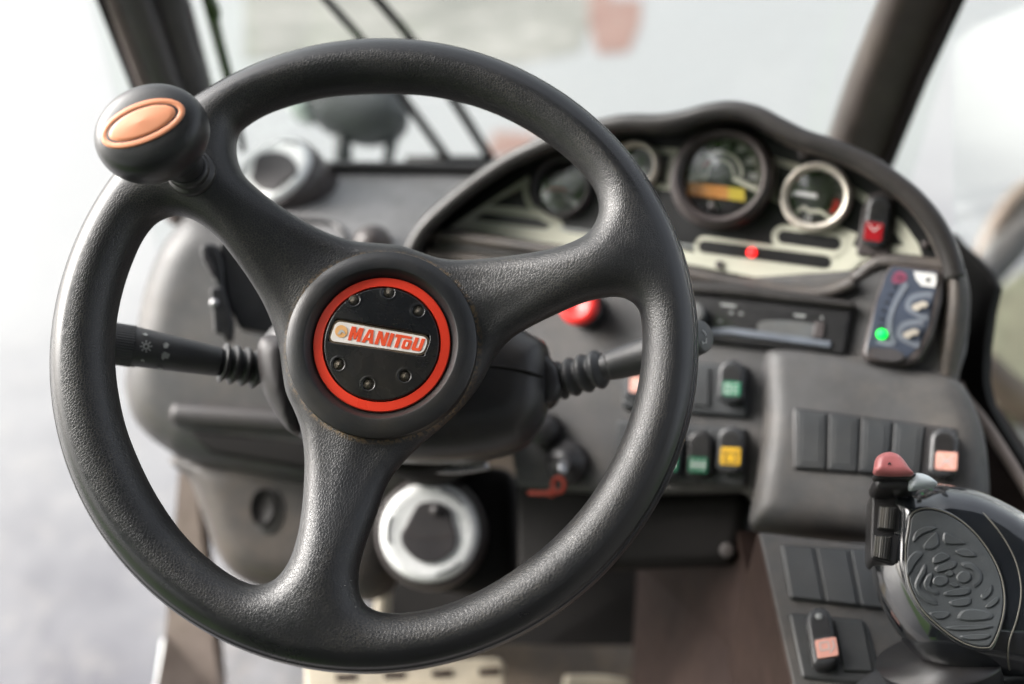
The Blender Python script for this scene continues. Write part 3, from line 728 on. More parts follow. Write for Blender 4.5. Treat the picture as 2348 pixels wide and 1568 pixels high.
pillow('shroud_bracket', [(1225, 800), (1262, 830), (1285, 860), (1290, 900), (1262, 935), (1235, 920), (1225, 860)], PK, .012, -.03, .008, M['black'], colm, vox=.0025)
lathe('hub_neck', PK.at(-.02, .03, .0), PK.n, [(.045, 0), (.045, .03), (.038, .06), (.038, .085)], M['black'], colm, 40)
pillow('shroud_side', [(606, 800), (640, 780), (700, 800), (700, 980), (680, 1000), (640, 950), (612, 890)], PK, .030, -.04, .018, M['flap'], colm, vox=.003)

def stalk(label, P, rad, bell, mat=None, tipring=None):
    s = tube('stalk', P, rad, M['rubber'], colm, seg=28, n=5, label=label)
    a, b = bell; t = np.linspace(0, 1, 49); pts = [a * (1 - q) + b * q for q in t]
    rd = [(.0105 + .0035 * (1 - q) * 0) + .0035 * (0.5 + 0.5 * math.cos(2 * math.pi * 3.5 * q)) ** .7 for q in t]
    tube('bellows', pts, rd, M['rubber'], s, seg=28)
    return s
L0, L1, L2, L3 = cv(215, 781, .655), cv(318, 796, .665), cv(500, 829, .685), cv(518, 832, .687)
ls = stalk('left lever with lamp symbols', [L0, cv(230, 783, .657), cv(300, 794, .664), L1, cv(400, 811, .672), L2, L3, cv(600, 850, .70)], [.0120, .0135, .0137, .0132, .0118, .0100, .0080, .007], (cv(510, 831, .687), cv(598, 848, .70)))
# ribbed end
t = np.linspace(0, 1, 2)
rib = []
ax = unit(cv(318, 796, .665) - L0); u_, v_ = frame_of(ax); V = []; F = []
for k in range(96):
    a = 2 * math.pi * k / 96; rr_ = .0140 if k % 2 else .0136
    for q in (L0 + ax * .002, cv(306, 794.3, .6642)): V.append(q + rr_ * (math.cos(a) * u_ + math.sin(a) * v_))
for k in range(96): F.append((2 * k, 2 * k + 1, (2 * k + 3) % 192, (2 * k + 2) % 192))
F += [list(range(0, 192, 2)), list(range(1, 192, 2))]
link('ribbed_end', V, F, M['rubber'], ls, smooth=False)
def on_stalk(px, py, A, B, r):   # point on the near side of a stalk (cylinder A-B radius r) under a pixel
    d = unit(cv(px, py, 1)); ax = unit(B - A); m = -A; dd = d - ax * np.dot(d, ax); mm = m - ax * np.dot(m, ax)
    a_, b_, c_ = dd @ dd, dd @ mm, mm @ mm - r * r; disc_ = max(b_ * b_ - a_ * c_, 0); return d * ((-b_ - math.sqrt(disc_)) / a_)
def decal(name, shapes, fn, mat, parent, lift=.0004, th=.0003):
    V = []; F = []
    for s in shapes:
        T = [fn(x, y) for x, y in s]; T = [p - unit(p) * lift for p in T]; B = [p + unit(p) * th for p in T]; b0 = len(V); k = len(T); V += T + B
        F += [list(range(b0, b0 + k)), list(range(b0 + 2 * k - 1, b0 + k - 1, -1))] + [[b0 + i, b0 + (i + 1) % k, b0 + k + (i + 1) % k, b0 + k + i] for i in range(k)]
    return link(name, V, F, mat, parent, smooth=False)
def ringpts(cx, cy, r0, r1, n=14):
    return [[(cx + r1 * math.cos(a), cy + r1 * math.sin(a)), (cx + r1 * math.cos(b), cy + r1 * math.sin(b)), (cx + r0 * math.cos(b), cy + r0 * math.sin(b)), (cx + r0 * math.cos(a), cy + r0 * math.sin(a))]
            for a, b in [(2 * math.pi * i / n, 2 * math.pi * (i + 1) / n) for i in range(n)]]
def rays(cx, cy, r0, r1, n=8, w=.16):
    o = []
    for i in range(n):
        a = 2 * math.pi * i / n
        o.append([(cx + r0 * math.cos(a - w), cy + r0 * math.sin(a - w)), (cx + r1 * math.cos(a - w * .7), cy + r1 * math.sin(a - w * .7)), (cx + r1 * math.cos(a + w * .7), cy + r1 * math.sin(a + w * .7)), (cx + r0 * math.cos(a + w), cy + r0 * math.sin(a + w))])
    return o
fnl = lambda x, y: on_stalk(x, y, L0, cv(400, 811, .672), .0133)
sun_s = ringpts(335, 794, 4, 7.5) + rays(335, 794, 8.5, 14)
lampd = [[(370, 812), (377, 806), (390, 812), (385, 823), (378, 821), (374, 826), (370, 822)], [(373, 788), (381, 784), (388, 790), (384, 798), (376, 798)]]
arc_s = [[(322, 826), (326, 823), (331, 826), (331, 831), (328, 828), (324, 829)], [(358, 844), (366, 842), (374, 847), (366, 849)], [(326, 765), (334, 763), (340, 768), (334, 770)]]
decal('lamp_symbols', sun_s + lampd + arc_s, fnl, M['grey'], ls)
# right stalk
rb, rt = cv(1286, 872, .705), cv(1606, 772, .655)
rs_ = stalk('right lever with grey end face', [cv(1270, 876, .705), cv(1375, 846, .69), cv(1400, 838, .688), cv(1470, 818, .68), cv(1545, 795, .667), rt], [.007, .0085, .0102, .0122, .0125, .0108], (cv(1284, 872, .705), cv(1385, 843, .69)))
eax = unit(unit(rt - rb) * .8 + np.array([.25, 0, -.75])); 
lathe('end_face', rt, eax, [(.0112, -.010), (.0114, -.001), (.0106, .0012), (.009, .0018), (0, .002)], M['armgrey'], rs_, 40, 1.0, 1.05, np.array([0, 1.0, 0]))
efp = Plane(rt + eax * .0022, (1, 0, .3), eax)
def strokes(name, lines, w, plane, h, mat, parent, th=.0003):
    V = []; F = []
    for ln in lines:
        for (x0, y0), (x1, y1) in zip(ln[:-1], ln[1:]):
            dx, dy = x1 - x0, y1 - y0; L_ = math.hypot(dx, dy) + 1e-9; nx, ny = -dy / L_ * w / 2, dx / L_ * w / 2
            T = [plane.hit(*p, h) for p in [(x0 + nx, y0 + ny), (x1 + nx, y1 + ny), (x1 - nx, y1 - ny), (x0 - nx, y0 - ny)]]
            B = [p - plane.n * th for p in T]; b0 = len(V); V += T + B
            F += [[b0, b0 + 1, b0 + 2, b0 + 3], [b0 + 7, b0 + 6, b0 + 5, b0 + 4]] + [[b0 + i, b0 + (i + 1) % 4, b0 + 4 + (i + 1) % 4, b0 + 4 + i] for i in range(4)]
    return link(name, V, F, mat, parent, smooth=False)
strokes('horn_symbol', [[(1611, 757), (1616, 762), (1619, 769)], [(1612, 786), (1619, 786), (1619, 775)], [(1610, 782), (1612, 789)]], 1.8, efp, .0006, M['white'], rs_)

# ------------------------------------------------------------------ dashboard
rD = unit((.90, -.164, -.42)); nD = np.array([-.42, 0, -.90])
PC = Plane(cv(1700, 640, .86), rD, nD)              # instrument cluster plane
PD = PC.tilt(10)                                    # lower dash face, leaning back
dash = thing('dashboard', 'grey plastic dashboard with arched instrument cluster, switches, radio and round vents', 'dashboard', loc=c2w(cv(1500, 1000, 1.0)))

arch = [(925,580),(955,525),(1010,470),(1080,413),(1160,360),(1250,318),(1340,288),(1420,270),(1500,268),(1560,259),(1620,243),(1680,237),(1740,250),(1790,276),(1850,306),(1920,330),(1990,362),(2050,402),(2110,452),(2158,512),(2190,580),(2205,640)]
# body behind the cluster
body_out = [(918,590),(960,512),(1080,408),(1250,312),(1420,264),(1500,262),(1600,247),(1680,232),(1760,252),(1850,302),(1990,356),(2110,446),(2165,512),(2200,585),(2222,680),(2218,760),(2195,850),(2190,930),(1500,900),(1250,880),(1080,860),(1000,700)]
poly('cluster_body', body_out, PC, -.03, -.11, M['dashbrown'], dash, bevel=.006)
# hood: lip tube plus inner wall
lipP = smooth_closed(np.array(arch, float), 5, False)
def cspan(name, A, hA, B, hB, mat, parent, steps=1):
    V = [PC.hit(x, y, hA) for x, y in A] + [PC.hit(x, y, hB) for x, y in B]; n = len(A)
    return link(name, V, [[i, i + 1, n + i + 1, n + i] for i in range(n - 1)], mat, parent)
cen = np.array([1650, 560.0])
lip_c = np.array([p + unit(cen - p) * 15 for p in lipP])
tube('hood', [PC.hit(x, y, .022) for x, y in lip_c], .0062, M['hood'], dash, seg=20, ry=1.25, up=PC.n)
outer_top = np.array([p + unit(cen - p) * 1 for p in lipP])
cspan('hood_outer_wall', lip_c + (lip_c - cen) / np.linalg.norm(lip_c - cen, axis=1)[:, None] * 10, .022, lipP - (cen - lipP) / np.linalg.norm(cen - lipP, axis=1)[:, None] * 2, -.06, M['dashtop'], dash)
inset = np.array([p + unit(cen - p) * 40 for p in lipP])
cspan('hood_inner_wall', np.array([p + unit(cen - p) * 22 for p in lipP]), .020, inset, -.022, M['hood'], dash)
tube('inner_bead', [PC.hit(x, y, -.012) for x, y in np.array([p + unit(cen - p) * 38 for p in lipP])[20:]], .0028, M['dashbrown'], dash, seg=12)
# face plate
FH = -.022
facepts = [tuple(p) for p in np.array([p + unit(cen - p) * 34 for p in lipP])] + [(2128, 596), (2060, 590), (2010, 586), (1985, 606), (1945, 636), (1890, 655), (1830, 656), (1700, 634), (1500, 596), (1300, 566), (1100, 538), (975, 522)]
panel = poly('instrument_panel', facepts, PC, FH, FH - .008, M['face'], dash)
def fp(name, pts, h, mat, parent=None, round_=0, th=.0004, label=None): return poly(name, pts, PC, FH + h, FH + h - th, mat, parent or panel, round_=round_, label=label)
def cap(x0, y0, x1, y1, r, n=8):
    a = math.atan2(y1 - y0, x1 - x0); o = []
    for i in range(n + 1): t = a - math.pi / 2 + math.pi * i / n; o.append((x1 + r * math.cos(t), y1 + r * math.sin(t)))
    for i in range(n + 1): t = a + math.pi / 2 + math.pi * i / n; o.append((x0 + r * math.cos(t), y0 + r * math.sin(t)))
    return o
h0 = .0006
fp('cream_print', [(1029,523),(1300,564),(1500,592),(1600,610),(1700,630),(1800,648),(1874,650),(1925,640),(1965,612),(2003,584),(1965,572),(1954,563),(1965,536),(1908,510),(1880,528),(1800,520),(1775,540),(1782,560),(1730,566),(1612,546),(1590,560),(1594,580),(1500,560),(1300,532),(1265,470),(1215,478),(1120,470),(1215,420),(1212,402)], h0, M['cream'])
fp('cream_strap', [(1765,356),(1834,376),(1828,394),(1781,378),(1779,450),(1790,470),(1764,458)], h0, M['cream'])
fp('cream_strap', [(1950,424),(1990,448),(1984,470),(1944,442)], h0, M['cream'])
fp('cream_corner', [(2046,494),(2062,500),(2082,526),(2104,558),(2114,586),(2028,578),(2030,560),(2072,562),(2040,522)], h0, M['cream'])
fp('cream_strap', [(1478,336),(1555,340),(1552,356),(1482,354)], h0, M['cream'])
fp('cream_strap', [(1500,418),(1540,426),(1540,436),(1495,434)], h0, M['cream'])
fp('cream_arc', [(1530,436),(1526,400),(1532,370),(1545,345),(1556,345),(1544,400),(1546,436)], h0, M['cream'])
h1 = .0012
fp('black_print', [(1139,470),(1203,434),(1222,462),(1222,480)], h1, M['face'])
fp('indicator_window', [(1084,502),(1108,488),(1170,492),(1250,503),(1264,514),(1250,525),(1170,515)], h1, M['face'])
fp('black_print', [(1290,522),(1600,560),(1600,540),(1300,500)], h1, M['face'])
fp('grey_line', [(1284,520),(1590,562),(1590,568),(1284,527)], h1 + .0004, M['grey'])
fp('indicator_outline', cap(1615, 566, 1893, 604, 25), h1, M['cream'], label='oval outline round the long warning light window')
fp('indicator_window', cap(1614, 565, 1890, 601, 14.5), h1 + .0006, M['face'])
fp('indicator_outline', cap(1796, 543, 1912, 559, 28), h1 + .0008, M['cream'])
fp('indicator_window', cap(1797, 543, 1912, 558, 15), h1 + .0014, M['face'])
fp('cream_print', [(1925,520),(1965,538),(1954,563),(1990,575),(1960,612),(1925,634),(1912,615),(1925,590),(1945,560)], h1 + .0002, M['cream'])
c = PC.hit(1723, 579, FH + .003); ball('warning_light', c, .0039, M['ledr'], panel, label='lit red warning light')
for x, y in ((1647, 606), (1838, 353), (2120, 560), (1845, 352)):
    ringsolid('screw', x, y, 9, 0, PC, FH + .004, FH, M['bezel'], panel, .001, 20)
def gauge(cx, cy, ro, ri, ringmat, label, facemat=M['face'], rh=.012, glass=True):
    g = ringsolid('gauge', cx, cy, ri + 3, 0, PC, FH + .002, FH, facemat, dash, .0004, 48, label=label)
    ringsolid('bezel', cx, cy, ro, ri, PC, FH + rh, FH, ringmat, g, .0035, 72, crown=.001)
    if glass: ringsolid('glass', cx, cy, ri + 1, 0, PC, FH + rh * .55, FH + rh * .55 - .0006, M['gglass'], g, .0002, 48)
    return g
gh = .0026
def arcband(cx, cy, r0, r1, a0, a1, n=14):    # degrees clockwise from up
    o = []
    for i in range(n + 1): a = R(a0 + (a1 - a0) * i / n); o.append((cx + r1 * math.sin(a), cy - r1 * math.cos(a)))
    for i in range(n, -1, -1): a = R(a0 + (a1 - a0) * i / n); o.append((cx + r0 * math.sin(a), cy - r0 * math.cos(a)))
    return o
def text(name, s, px, py, size_px, plane, h, mat, parent, rot=8, extr=.0001):
    cu = bpy.data.curves.new(name, 'FONT'); cu.body = s; cu.align_x = 'CENTER'; cu.align_y = 'CENTER'
    o_ = plane.hit(px, py, h); cu.size = size_px * o_[2] / FPX * 1.35; cu.extrude = extr; cu.offset = cu.size * .02
    me_o = bpy.data.objects.new(name, cu); col.objects.link(me_o)
    dg = bpy.context.evaluated_depsgraph_get(); dg.update(); me = bpy.data.meshes.new_from_object(me_o.evaluated_get(dg))
    V = np.array([v.co[:] for v in me.vertices]); F = [list(p.vertices) for p in me.polygons]
    bpy.data.objects.remove(me_o); bpy.data.curves.remove(cu); bpy.data.meshes.remove(me)
    q1 = plane.hit(px + 10 * math.cos(R(rot)), py + 10 * math.sin(R(rot)), h); u = unit(q1 - o_); w = np.cross(plane.n, u)
    if w[1] < 0: w = -w
    C = o_ + V[:, :1] * u + V[:, 1:2] * w + V[:, 2:3] * plane.n
    return link(name, C, F, mat, parent, smooth=False)
# rev counter
tach = gauge(1651, 403, 114, 92, M['bezel'], 'large rev counter with amber display', rh=.022)
ringsolid('bezel_foot', 1651, 405, 122, 100, PC, FH + .008, FH, M['bezel'], tach, .003, 72)
tc_ = (1651, 397)
fp('dial_band', arcband(*tc_, 45, 52, -96, 100), gh, M['cream'], tach)
fp('dial_band', arcband(*tc_, 27, 33, -96, 98), gh, M['cream'], tach)
fp('dial_line', [(1564,408),(1604,396),(1622,402),(1622,409),(1566,421)], gh, M['cream'], tach)
fp('dial_line', [(1682,402),(1738,430),(1734,441),(1678,414)], gh, M['cream'], tach)
fp('red_sector', arcband(*tc_, 35, 44, -72, -40), gh, M['redlens'], tach)
fp('grey_sector', arcband(*tc_, 35, 44, -30, 60), gh, M['flap'], tach)
for i in range(49):
    a = R(-98 + 202 * i / 48); r0 = 84 if i % 8 else 77
    strokes('tick', [[(1651 + r0 * math.sin(a), 402 - r0 * math.cos(a)), (1651 + 90 * math.sin(a), 402 - 90 * math.cos(a))]], 2.2, PC, FH + gh, M['cream'], tach)
for i, s in enumerate(('0', '5', '10', '15', '20', '25', '30')):
    q = [(1579, 387), (1595, 356), (1628, 334), (1663, 330), (1698, 341), (1718, 370), (1725, 405)][i]
    text('numeral', s, q[0], q[1], 15, PC, FH + gh, M['white'], tach)
fp('display', [(1579,417),(1668,428),(1668,457),(1577,447)], gh + .0016, M['lcdo'], tach)
fp('display_end', [(1668.5,428),(1707,433),(1707,462),(1668.5,457)], gh + .0016, M['lcdy'], tach)
fp('dial_hub', [(1650 + 26 * math.cos(a), 396 + 26 * math.sin(a)) for a in np.linspace(0, 6.2832, 40, endpoint=False)], .0034, M['face'], tach, th=.001)
fp('needle', [(1639,381),(1649,373),(1608,331),(1602,334)], .0056, M['white'], tach)
ringsolid('reset_pin', 1631, 471, 9, 0, PC, FH + .012, FH + .002, M['bezel'], tach, .001, 20)
# small gauge right
g2 = gauge(1868, 450, 80, 62, M['ringmetal'], 'small gauge with bright ring, right of the rev counter')
fp('needle', [(1872,455),(1872,444),(1820,438),(1820,446)], .0062, M['white'], g2)
fp('dial_hub', [(1876 + 20 * math.cos(a), 455 + 20 * math.sin(a)) for a in np.linspace(0, 6.2832, 40, endpoint=False)], .0052, M['face'], g2, th=.003)
fp('red_sector', arcband(1868, 450, 46, 58, 100, 135), gh, M['redlens'], g2)
fp('dial_line', [(1822,482),(1842,470),(1856,480),(1880,480),(1908,500),(1902,504),(1880,489),(1852,489),(1842,480),(1824,490)], gh, M['cream'], g2)
ringsolid('symbol', 1852, 500, 7, 4, PC, FH + gh, FH + .002, M['white'], g2, .0001, 20)
strokes('ticks', [[(1868 + 52 * math.sin(R(a)), 450 - 52 * math.cos(R(a))), (1868 + 59 * math.sin(R(a)), 450 - 59 * math.cos(R(a)))] for a in range(-110, 111, 22)], 1.8, PC, FH + gh, M['grey'], g2)
# gauge left
g3 = gauge(1284, 427, 72, 62, M['flap'], 'small gauge seen through the right spoke gap, left end of the cluster')
fp('dial_line', [(1228,460),(1262,438),(1290,438),(1326,466),(1318,476),(1286,450),(1268,450),(1236,474)], gh, M['grey'], g3)
fp('red_sector', [(1240,444),(1262,430),(1290,430),(1300,440),(1262,436)], gh, M['redlens'], g3)
fp('dial_lower', arcband(1284, 432, 0, 40, 130, 220), gh, M['flap'], g3)
fp('cream_arc', arcband(1284, 430, 74, 86, 190, 282), h1 + .0005, M['cream'])
# gauge between, mostly behind the rim
g4 = gauge(1450, 380, 60, 46, M['ringmetal'], 'small gauge half hidden by the steering wheel rim')
fp('dial_line', arcband(1450, 384, 20, 30, 90, 200), gh, M['grey'], g4)

# rocker switches
def rocker(cx, cy, w, hgt, rot, plane, h, lensmat, lensc, lens_sz, label, sym=None, body=M['rocker'], frame=True, symmat=None):
    ca, sa = math.cos(R(rot)), math.sin(R(rot))
    def T(x, y): return (cx + x * ca - y * sa, cy + x * sa + y * ca)
    rr_ = w * .48
    out = []
    for i in range(13): a = math.pi + math.pi * i / 12; out.append(T(w / 2 * math.cos(a), -hgt / 2 + rr_ + rr_ * math.sin(a)))
    for i in range(13): a = math.pi * i / 12; out.append(T(w / 2 * math.cos(a), hgt / 2 - rr_ * .55 + rr_ * .55 * math.sin(a)))
    s = poly('rocker_switch', out, plane, h + .011, h - .004, body, dash, bevel=.0035, label=label)
    inn = []
    for i in range(13): a = math.pi + math.pi * i / 12; inn.append(T(w * .34 * math.cos(a), -hgt * .36 + w * .3 + w * .3 * math.sin(a)))
    inn += [T(w * .34, 0), T(-w * .34, 0)]
    poly('finger_hollow', inn, plane, h + .0112, h + .0104, M['face'], s, bevel=.0002)
    lx, ly = lensc; lw, lh = lens_sz
    lp = []
    for sx_, sy_, a0 in ((1, -1, -90), (1, 1, 0), (-1, 1, 90), (-1, -1, 180)):
        for i in range(5):
            a = R(a0 + 90 * i / 4); lp.append((lx + sx_ * (lw / 2 - 5) + 5 * math.cos(a), ly + sy_ * (lh / 2 - 5) + 5 * math.sin(a)))
    lp = [(cx + (x - cx) * ca - (y - cy) * sa, cy + (x - cx) * sa + (y - cy) * ca) for x, y in lp]
    ln = poly('lens', lp, plane, h + .0122, h + .0100, lensmat, s, bevel=.0005)
    if sym:
        lines = [[(cx + (lx + a * lw - cx) * ca - (ly + b * lh - cy) * sa, cy + (lx + a * lw - cx) * sa + (ly + b * lh - cy) * ca) for a, b in l] for l in sym]
        strokes('symbol', lines, 2.4, plane, h + .0126, symmat or M['white'], s)
    return s
SYM_LAMP = [[(-.36, -.3), (-.1, -.3), (-.1, .3), (-.36, .3), (-.36, -.3)], [(.05, -.25), (.35, -.3)], [(.05, 0), (.35, 0)], [(.05, .25), (.35, .3)]]
SYM_GRID = [[(-.3, -.35), (-.3, .35)], [(.0, -.35), (.0, .35)], [(.3, -.35), (.3, .35)], [(-.4, 0), (.4, 0)]]
SYM_X = [[(-.35, -.35), (.35, .35)], [(-.35, .35), (.35, -.35)], [(-.35, 0), (.35, 0)]]
SYM_SQ = [[(-.3, -.3), (.1, -.3), (.1, .1), (-.3, .1), (-.3, -.3)], [(.1, .3), (.35, .0), (.3, -.35)]]
SYM_BEACON = [[(-.3, .35), (.3, .35), (.2, -.2), (-.2, -.2), (-.3, .35)], [(-.4, -.1), (-.3, -.3)], [(.4, -.1), (.3, -.3)]]

rocker(2010, 506, 58, 122, 9, PC, FH, M['redlens'], (2006, 532), (42, 42), 'rocker switch with deep red lens at the end of the cluster', [[(-.3, -.35), (0, -.05), (.3, -.35)]])
poly('switch_surround', [(1962, 585), (1975, 480), (1990, 448), (2020, 436), (2052, 452), (2052, 520), (2036, 588)], PC, FH + .0035, FH, M['bezel'], dash, round_=0, bevel=.002)
# main lower dash face (carries radio and left switch blocks)
lower = poly('lower_face', [(1080,600),(1300,640),(1600,640),(2000,612),(2060,598),(2212,606),(2224,680),(2218,780),(2195,850),(2190,930),(2200,1130),(1730,1180),(1722,1140),(1690,1128),(1400,1135),(1180,1120),(1150,900),(1060,800)], PD, -.004, -.07, M['dash'], dash, bevel=.012)
# moulding between cluster and radio
for y0, y1, hh_, m_ in ((566, 0, .004, M['dashbrown']), (590, 1, -.002, M['hood']), (612, 2, .000, M['dashbrown'])):
    tube('moulding', [PC.hit(x, y + (y0 - 566), hh_ - .004) for x, y in [(985, 535), (1300, 580), (1500, 612), (1700, 652), (1830, 672), (1900, 670), (1960, 646)][:7 if y1 == 0 else 5]], .006, m_, dash, seg=12, n=5)
tube('moulding', [PC.hit(x, y, -.010) for x, y in [(1830, 672), (1900, 668), (1955, 644), (1995, 612), (2030, 600), (2120, 606), (2195, 618)]], .006, M['dashbrown'], dash, seg=12, n=5)
# right shoulder of the housing
pillow('shoulder', [(2150, 520), (2196, 580), (2222, 660), (2220, 740), (2204, 830), (2188, 900), (2160, 900), (2140, 850), (2160, 700), (2165, 620)], PC, .010, -.06, .018, M['dashbrown'], dash, vox=.003)
# radio
rad = poly('radio', [(1560,668),(1955,706),(1936,816),(1560,776)], PD, .004, -.03, M['face'], dash, bevel=.003, label='black car radio under the cluster')
poly('radio_shelf', [(1560,640),(1700,648),(1960,690),(1958,708),(1700,680),(1560,668)], PD, .010, -.02, M['hood'], dash, bevel=.004)
poly('trim_strip', [(1560,748),(1630,752),(1672,750),(1905,782),(1903,797),(1670,766),(1560,766)], PD, .0065, .003, M['bluel'], rad, bevel=.001, label='grey strip along the radio')
poly('display', [(1640,700),(1880,722),(1868,776),(1640,748)], PD, .0050, .003, M['gglass'], rad)
poly('painted_reflection', [(1752,735),(1862,742),(1858,775),(1745,762)], PD, .0046, .003, M['armgrey'], rad, round_=4)  # grey patch painting a reflection on the display
ringsolid('volume_knob', 1590, 716, 24, 0, PD, .020, .002, M['armgrey'], rad, .002, 36)
for l_ in ([(1652, 698), (1686, 702)], [(1672, 716), (1680, 717)], [(1694, 718), (1702, 719)], [(1646, 736), (1654, 737)], [(1820, 722), (1846, 725)], [(1880, 728), (1886, 729)]):
    strokes('radio_marking', [l_], 5, PD, .0056, M['grey'], rad)
0 and text('radio_digits', 'FM 3', 1690, 738, 16, PD, .0056, M['grey'], rad)
poly('usb_flap', [(1868,736),(1892,738),(1886,775),(1862,772)], PD, .0060, .003, M['bezel'], rad, bevel=.001)
# blue control panel
cB = crop(3400, 1000, 3.136)
bluef = poly('control_panel', [cB(*p) for p in [(480,150),(1150,225),(1130,600),(1010,1080),(860,1360),(700,1450),(150,1390),(110,1250),(250,700),(380,320)]], PD, .012, -.02, M['bezel'], dash, bevel=.005, label='blue keypad with green light on the dash')
def bp_(name, pts, h, mat, rd=0, lab=None): return poly(name, [cB(*p) for p in pts], PD, .012 + h, .012 + h - .0006, mat, bluef, round_=rd, label=lab)
bp_('keypad_face', [(500,200),(1050,270),(1035,500),(960,890),(840,1180),(680,1340),(540,1240),(220,1200),(190,1300),(190,1150),(300,650),(420,310)], .0006, M['blue'])
bp_('white_key', [(765,255),(1045,290),(1055,380),(1030,462),(860,438),(790,350)], .0012, M['white'])
bp_('key_mark', [(910,370),(935,335),(965,350),(970,385),(935,385)], .0018, M['face'])
for ox, oy in ((0, 0), (-110, 345)):
    bp_('key_surround', [(x + ox, y + oy) for x, y in [(990,515),(800,525),(700,575),(655,680),(700,770),(920,875),(950,790),(985,600)]], .0012, M['bluel'], 3)
    bp_('key_field', [(x + ox, y + oy) for x, y in [(980,600),(830,595),(740,640),(730,710),(800,760),(930,790)]], .0018, M['blue'], 3)
    bp_('key', [(x + ox, y + oy) for x, y in [(745,690),(820,650),(880,630),(935,650),(930,700),(860,715),(820,750),(760,735)]], .0036, M['pale'], 3)
bp_('level_arc', [(640,400),(560,530),(480,700),(430,860),(425,1000),(470,1110),(520,1150),(545,1130),(500,1030),(500,860),(545,700),(620,560),(695,430)], .0012, M['bluel'], 3)
bp_('red_zone', [(560,260),(640,270),(680,320),(660,380),(560,410),(490,380),(510,310)], .0010, plastic('maroon', (.14, .03, .06), .4), 3)
for i, (x, y) in enumerate([(595,335),(530,448),(472,546),(427,645),(388,745),(366,850),(352,945)]):
    bp_('unlit_lamp', [(x + 20 * math.cos(a), y + 20 * math.sin(a)) for a in np.linspace(0, 6.28, 10, endpoint=False)], .0016, M['face'])
ball('lit_lamp', PD.hit(*cB(368, 1045), .0135), .0040, M['ledg'], bluef, label='lit green lamp on the keypad')
bp_('print_patch', [(310,1120),(430,1110),(530,1140),(530,1180),(430,1190),(310,1160)], .0012, M['bluel'], 3)
bp_('rubber_button', [(250,1270),(330,1225),(480,1225),(600,1270),(640,1330),(560,1380),(380,1370),(280,1330)], .0040, M['flap'], 4)
# left switch blocks
blk = [(1425, 822), (1560, 826), (1712, 838), (1712, 955), (1560, 945), (1425, 938)]
def plate(pts, plane, h, label, mat=M['blank']): return poly('switch_plate', pts, plane, h, h - .01, mat, dash, bevel=.003, label=label)
p1 = plate([(1425, 818), (1714, 838), (1713, 957), (1423, 935)], PD, .002, 'upper switch plate behind the wheel rim')
poly('blank_cover', [(1560, 838), (1626, 843), (1625, 932), (1559, 926)], PD, .0045, 0, M['blank'], p1, bevel=.001)
p2 = plate([(1412, 962), (1710, 982), (1709, 1116), (1408, 1092)], PD, .002, 'lower switch plate behind the wheel rim')
rocker(1675, 874, 62, 100, 3, PD, .004, M['green'], (1678, 891), (41, 33), 'rocker switch with green lens', SYM_LAMP)
rocker(1673, 1030, 62, 108, 3, PD, .004, M['yellow'], (1675, 1046), (47, 41), 'rocker switch with yellow lens', SYM_BEACON, symmat=M['bezel'])
rocker(1602, 1041, 58, 110, 3, PD, .002, plastic('dark_green', (.01, .10, .05), .3), (1601, 1066), (43, 36), 'dark rocker switch with green grid symbol', SYM_GRID, body=M['face'])
rocker(1462, 872, 60, 96, 3, PD, .004, M['salmon'], (1464, 882), (40, 36), 'rocker switch with pink lens half behind the rim', SYM_X)
rocker(1532, 1040, 58, 108, 3, PD, .002, M['green'], (1534, 1062), (40, 34), 'rocker switch hidden mostly by the rim', SYM_GRID)
# right-hand switch block bulges forward
BH = .004
PDo = PD; PB = PD.tilt(9, PD.hit(1950, 800, 0))
pillow('dash_block', [(1748, 850), (1765, 810), (1850, 800), (2080, 845), (2190, 880), (2240, 960), (2262, 1060), (2262, 1190), (2215, 1250), (2010, 1245), (1760, 1222), (1722, 1205), (1735, 1120), (1752, 980)], PB, BH, -.06, .022, M['dash'], dash, vox=.003)
sp_ = plate([(1815, 932), (2196, 980), (2186, 1104), (1815, 1077)], PB, BH + .002, 'long switch plate with four blanks', M['black'])
q0, q1, q2, q3 = [np.array(p, float) for p in ((1822, 938), (2122, 976), (2110, 1090), (1822, 1071))]
for k in range(4):
    a, b = k / 4 + .012, (k + 1) / 4 - .012
    pts = [q0 * (1 - a) + q1 * a, q0 * (1 - b) + q1 * b, q3 * (1 - b) + q2 * b, q3 * (1 - a) + q2 * a]
    bc = poly('blank_cover', pts, PB, BH + .0045, BH, M['blank'], sp_, bevel=.0012)
    cc = np.mean(pts, 0); poly('blank_inset', [cc + (p - cc) * np.array([.66, .82]) for p in pts], PB, BH + .0052, BH + .004, M['blank'], bc, bevel=.0004)
rocker(2162, 1036, 66, 116, 4, PB, BH + .003, M['salmon'], (2171, 1056), (50, 42), 'rocker switch with pink lens at the right end', SYM_X)
# emergency stop
es = PD.hit(1346, 712, .0)
stop = lathe('stop_button', es, PD.n, [(.0125, 0), (.0125, .012), (.012, .016), (.0165, .018), (.0185, .022), (.0180, .026), (.0150, .0285), (.0090, .0290), (.0085, .0280), (0, .0280)], M['stop'], dash, 48, label='red mushroom stop button')
lathe('button_base', es, PD.n, [(.0175, -.003), (.0175, .006), (.015, .012), (.0125, .013)], M['black'], stop, 48)

# knee panel under the switches, dark
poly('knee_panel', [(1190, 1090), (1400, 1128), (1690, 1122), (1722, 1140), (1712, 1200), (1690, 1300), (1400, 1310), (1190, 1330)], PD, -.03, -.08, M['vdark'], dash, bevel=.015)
ringsolid('knee_bolt', 1665, 1262, 17, 0, PD, -.024, -.035, M['bezel'], dash, .002, 24)
poly('column_side_panel', [(1180, 940), (1300, 960), (1420, 930), (1420, 1140), (1370, 1150), (1340, 1320), (1180, 1330)], PD, -.012, -.05, M['vdark'], dash, bevel=.008)
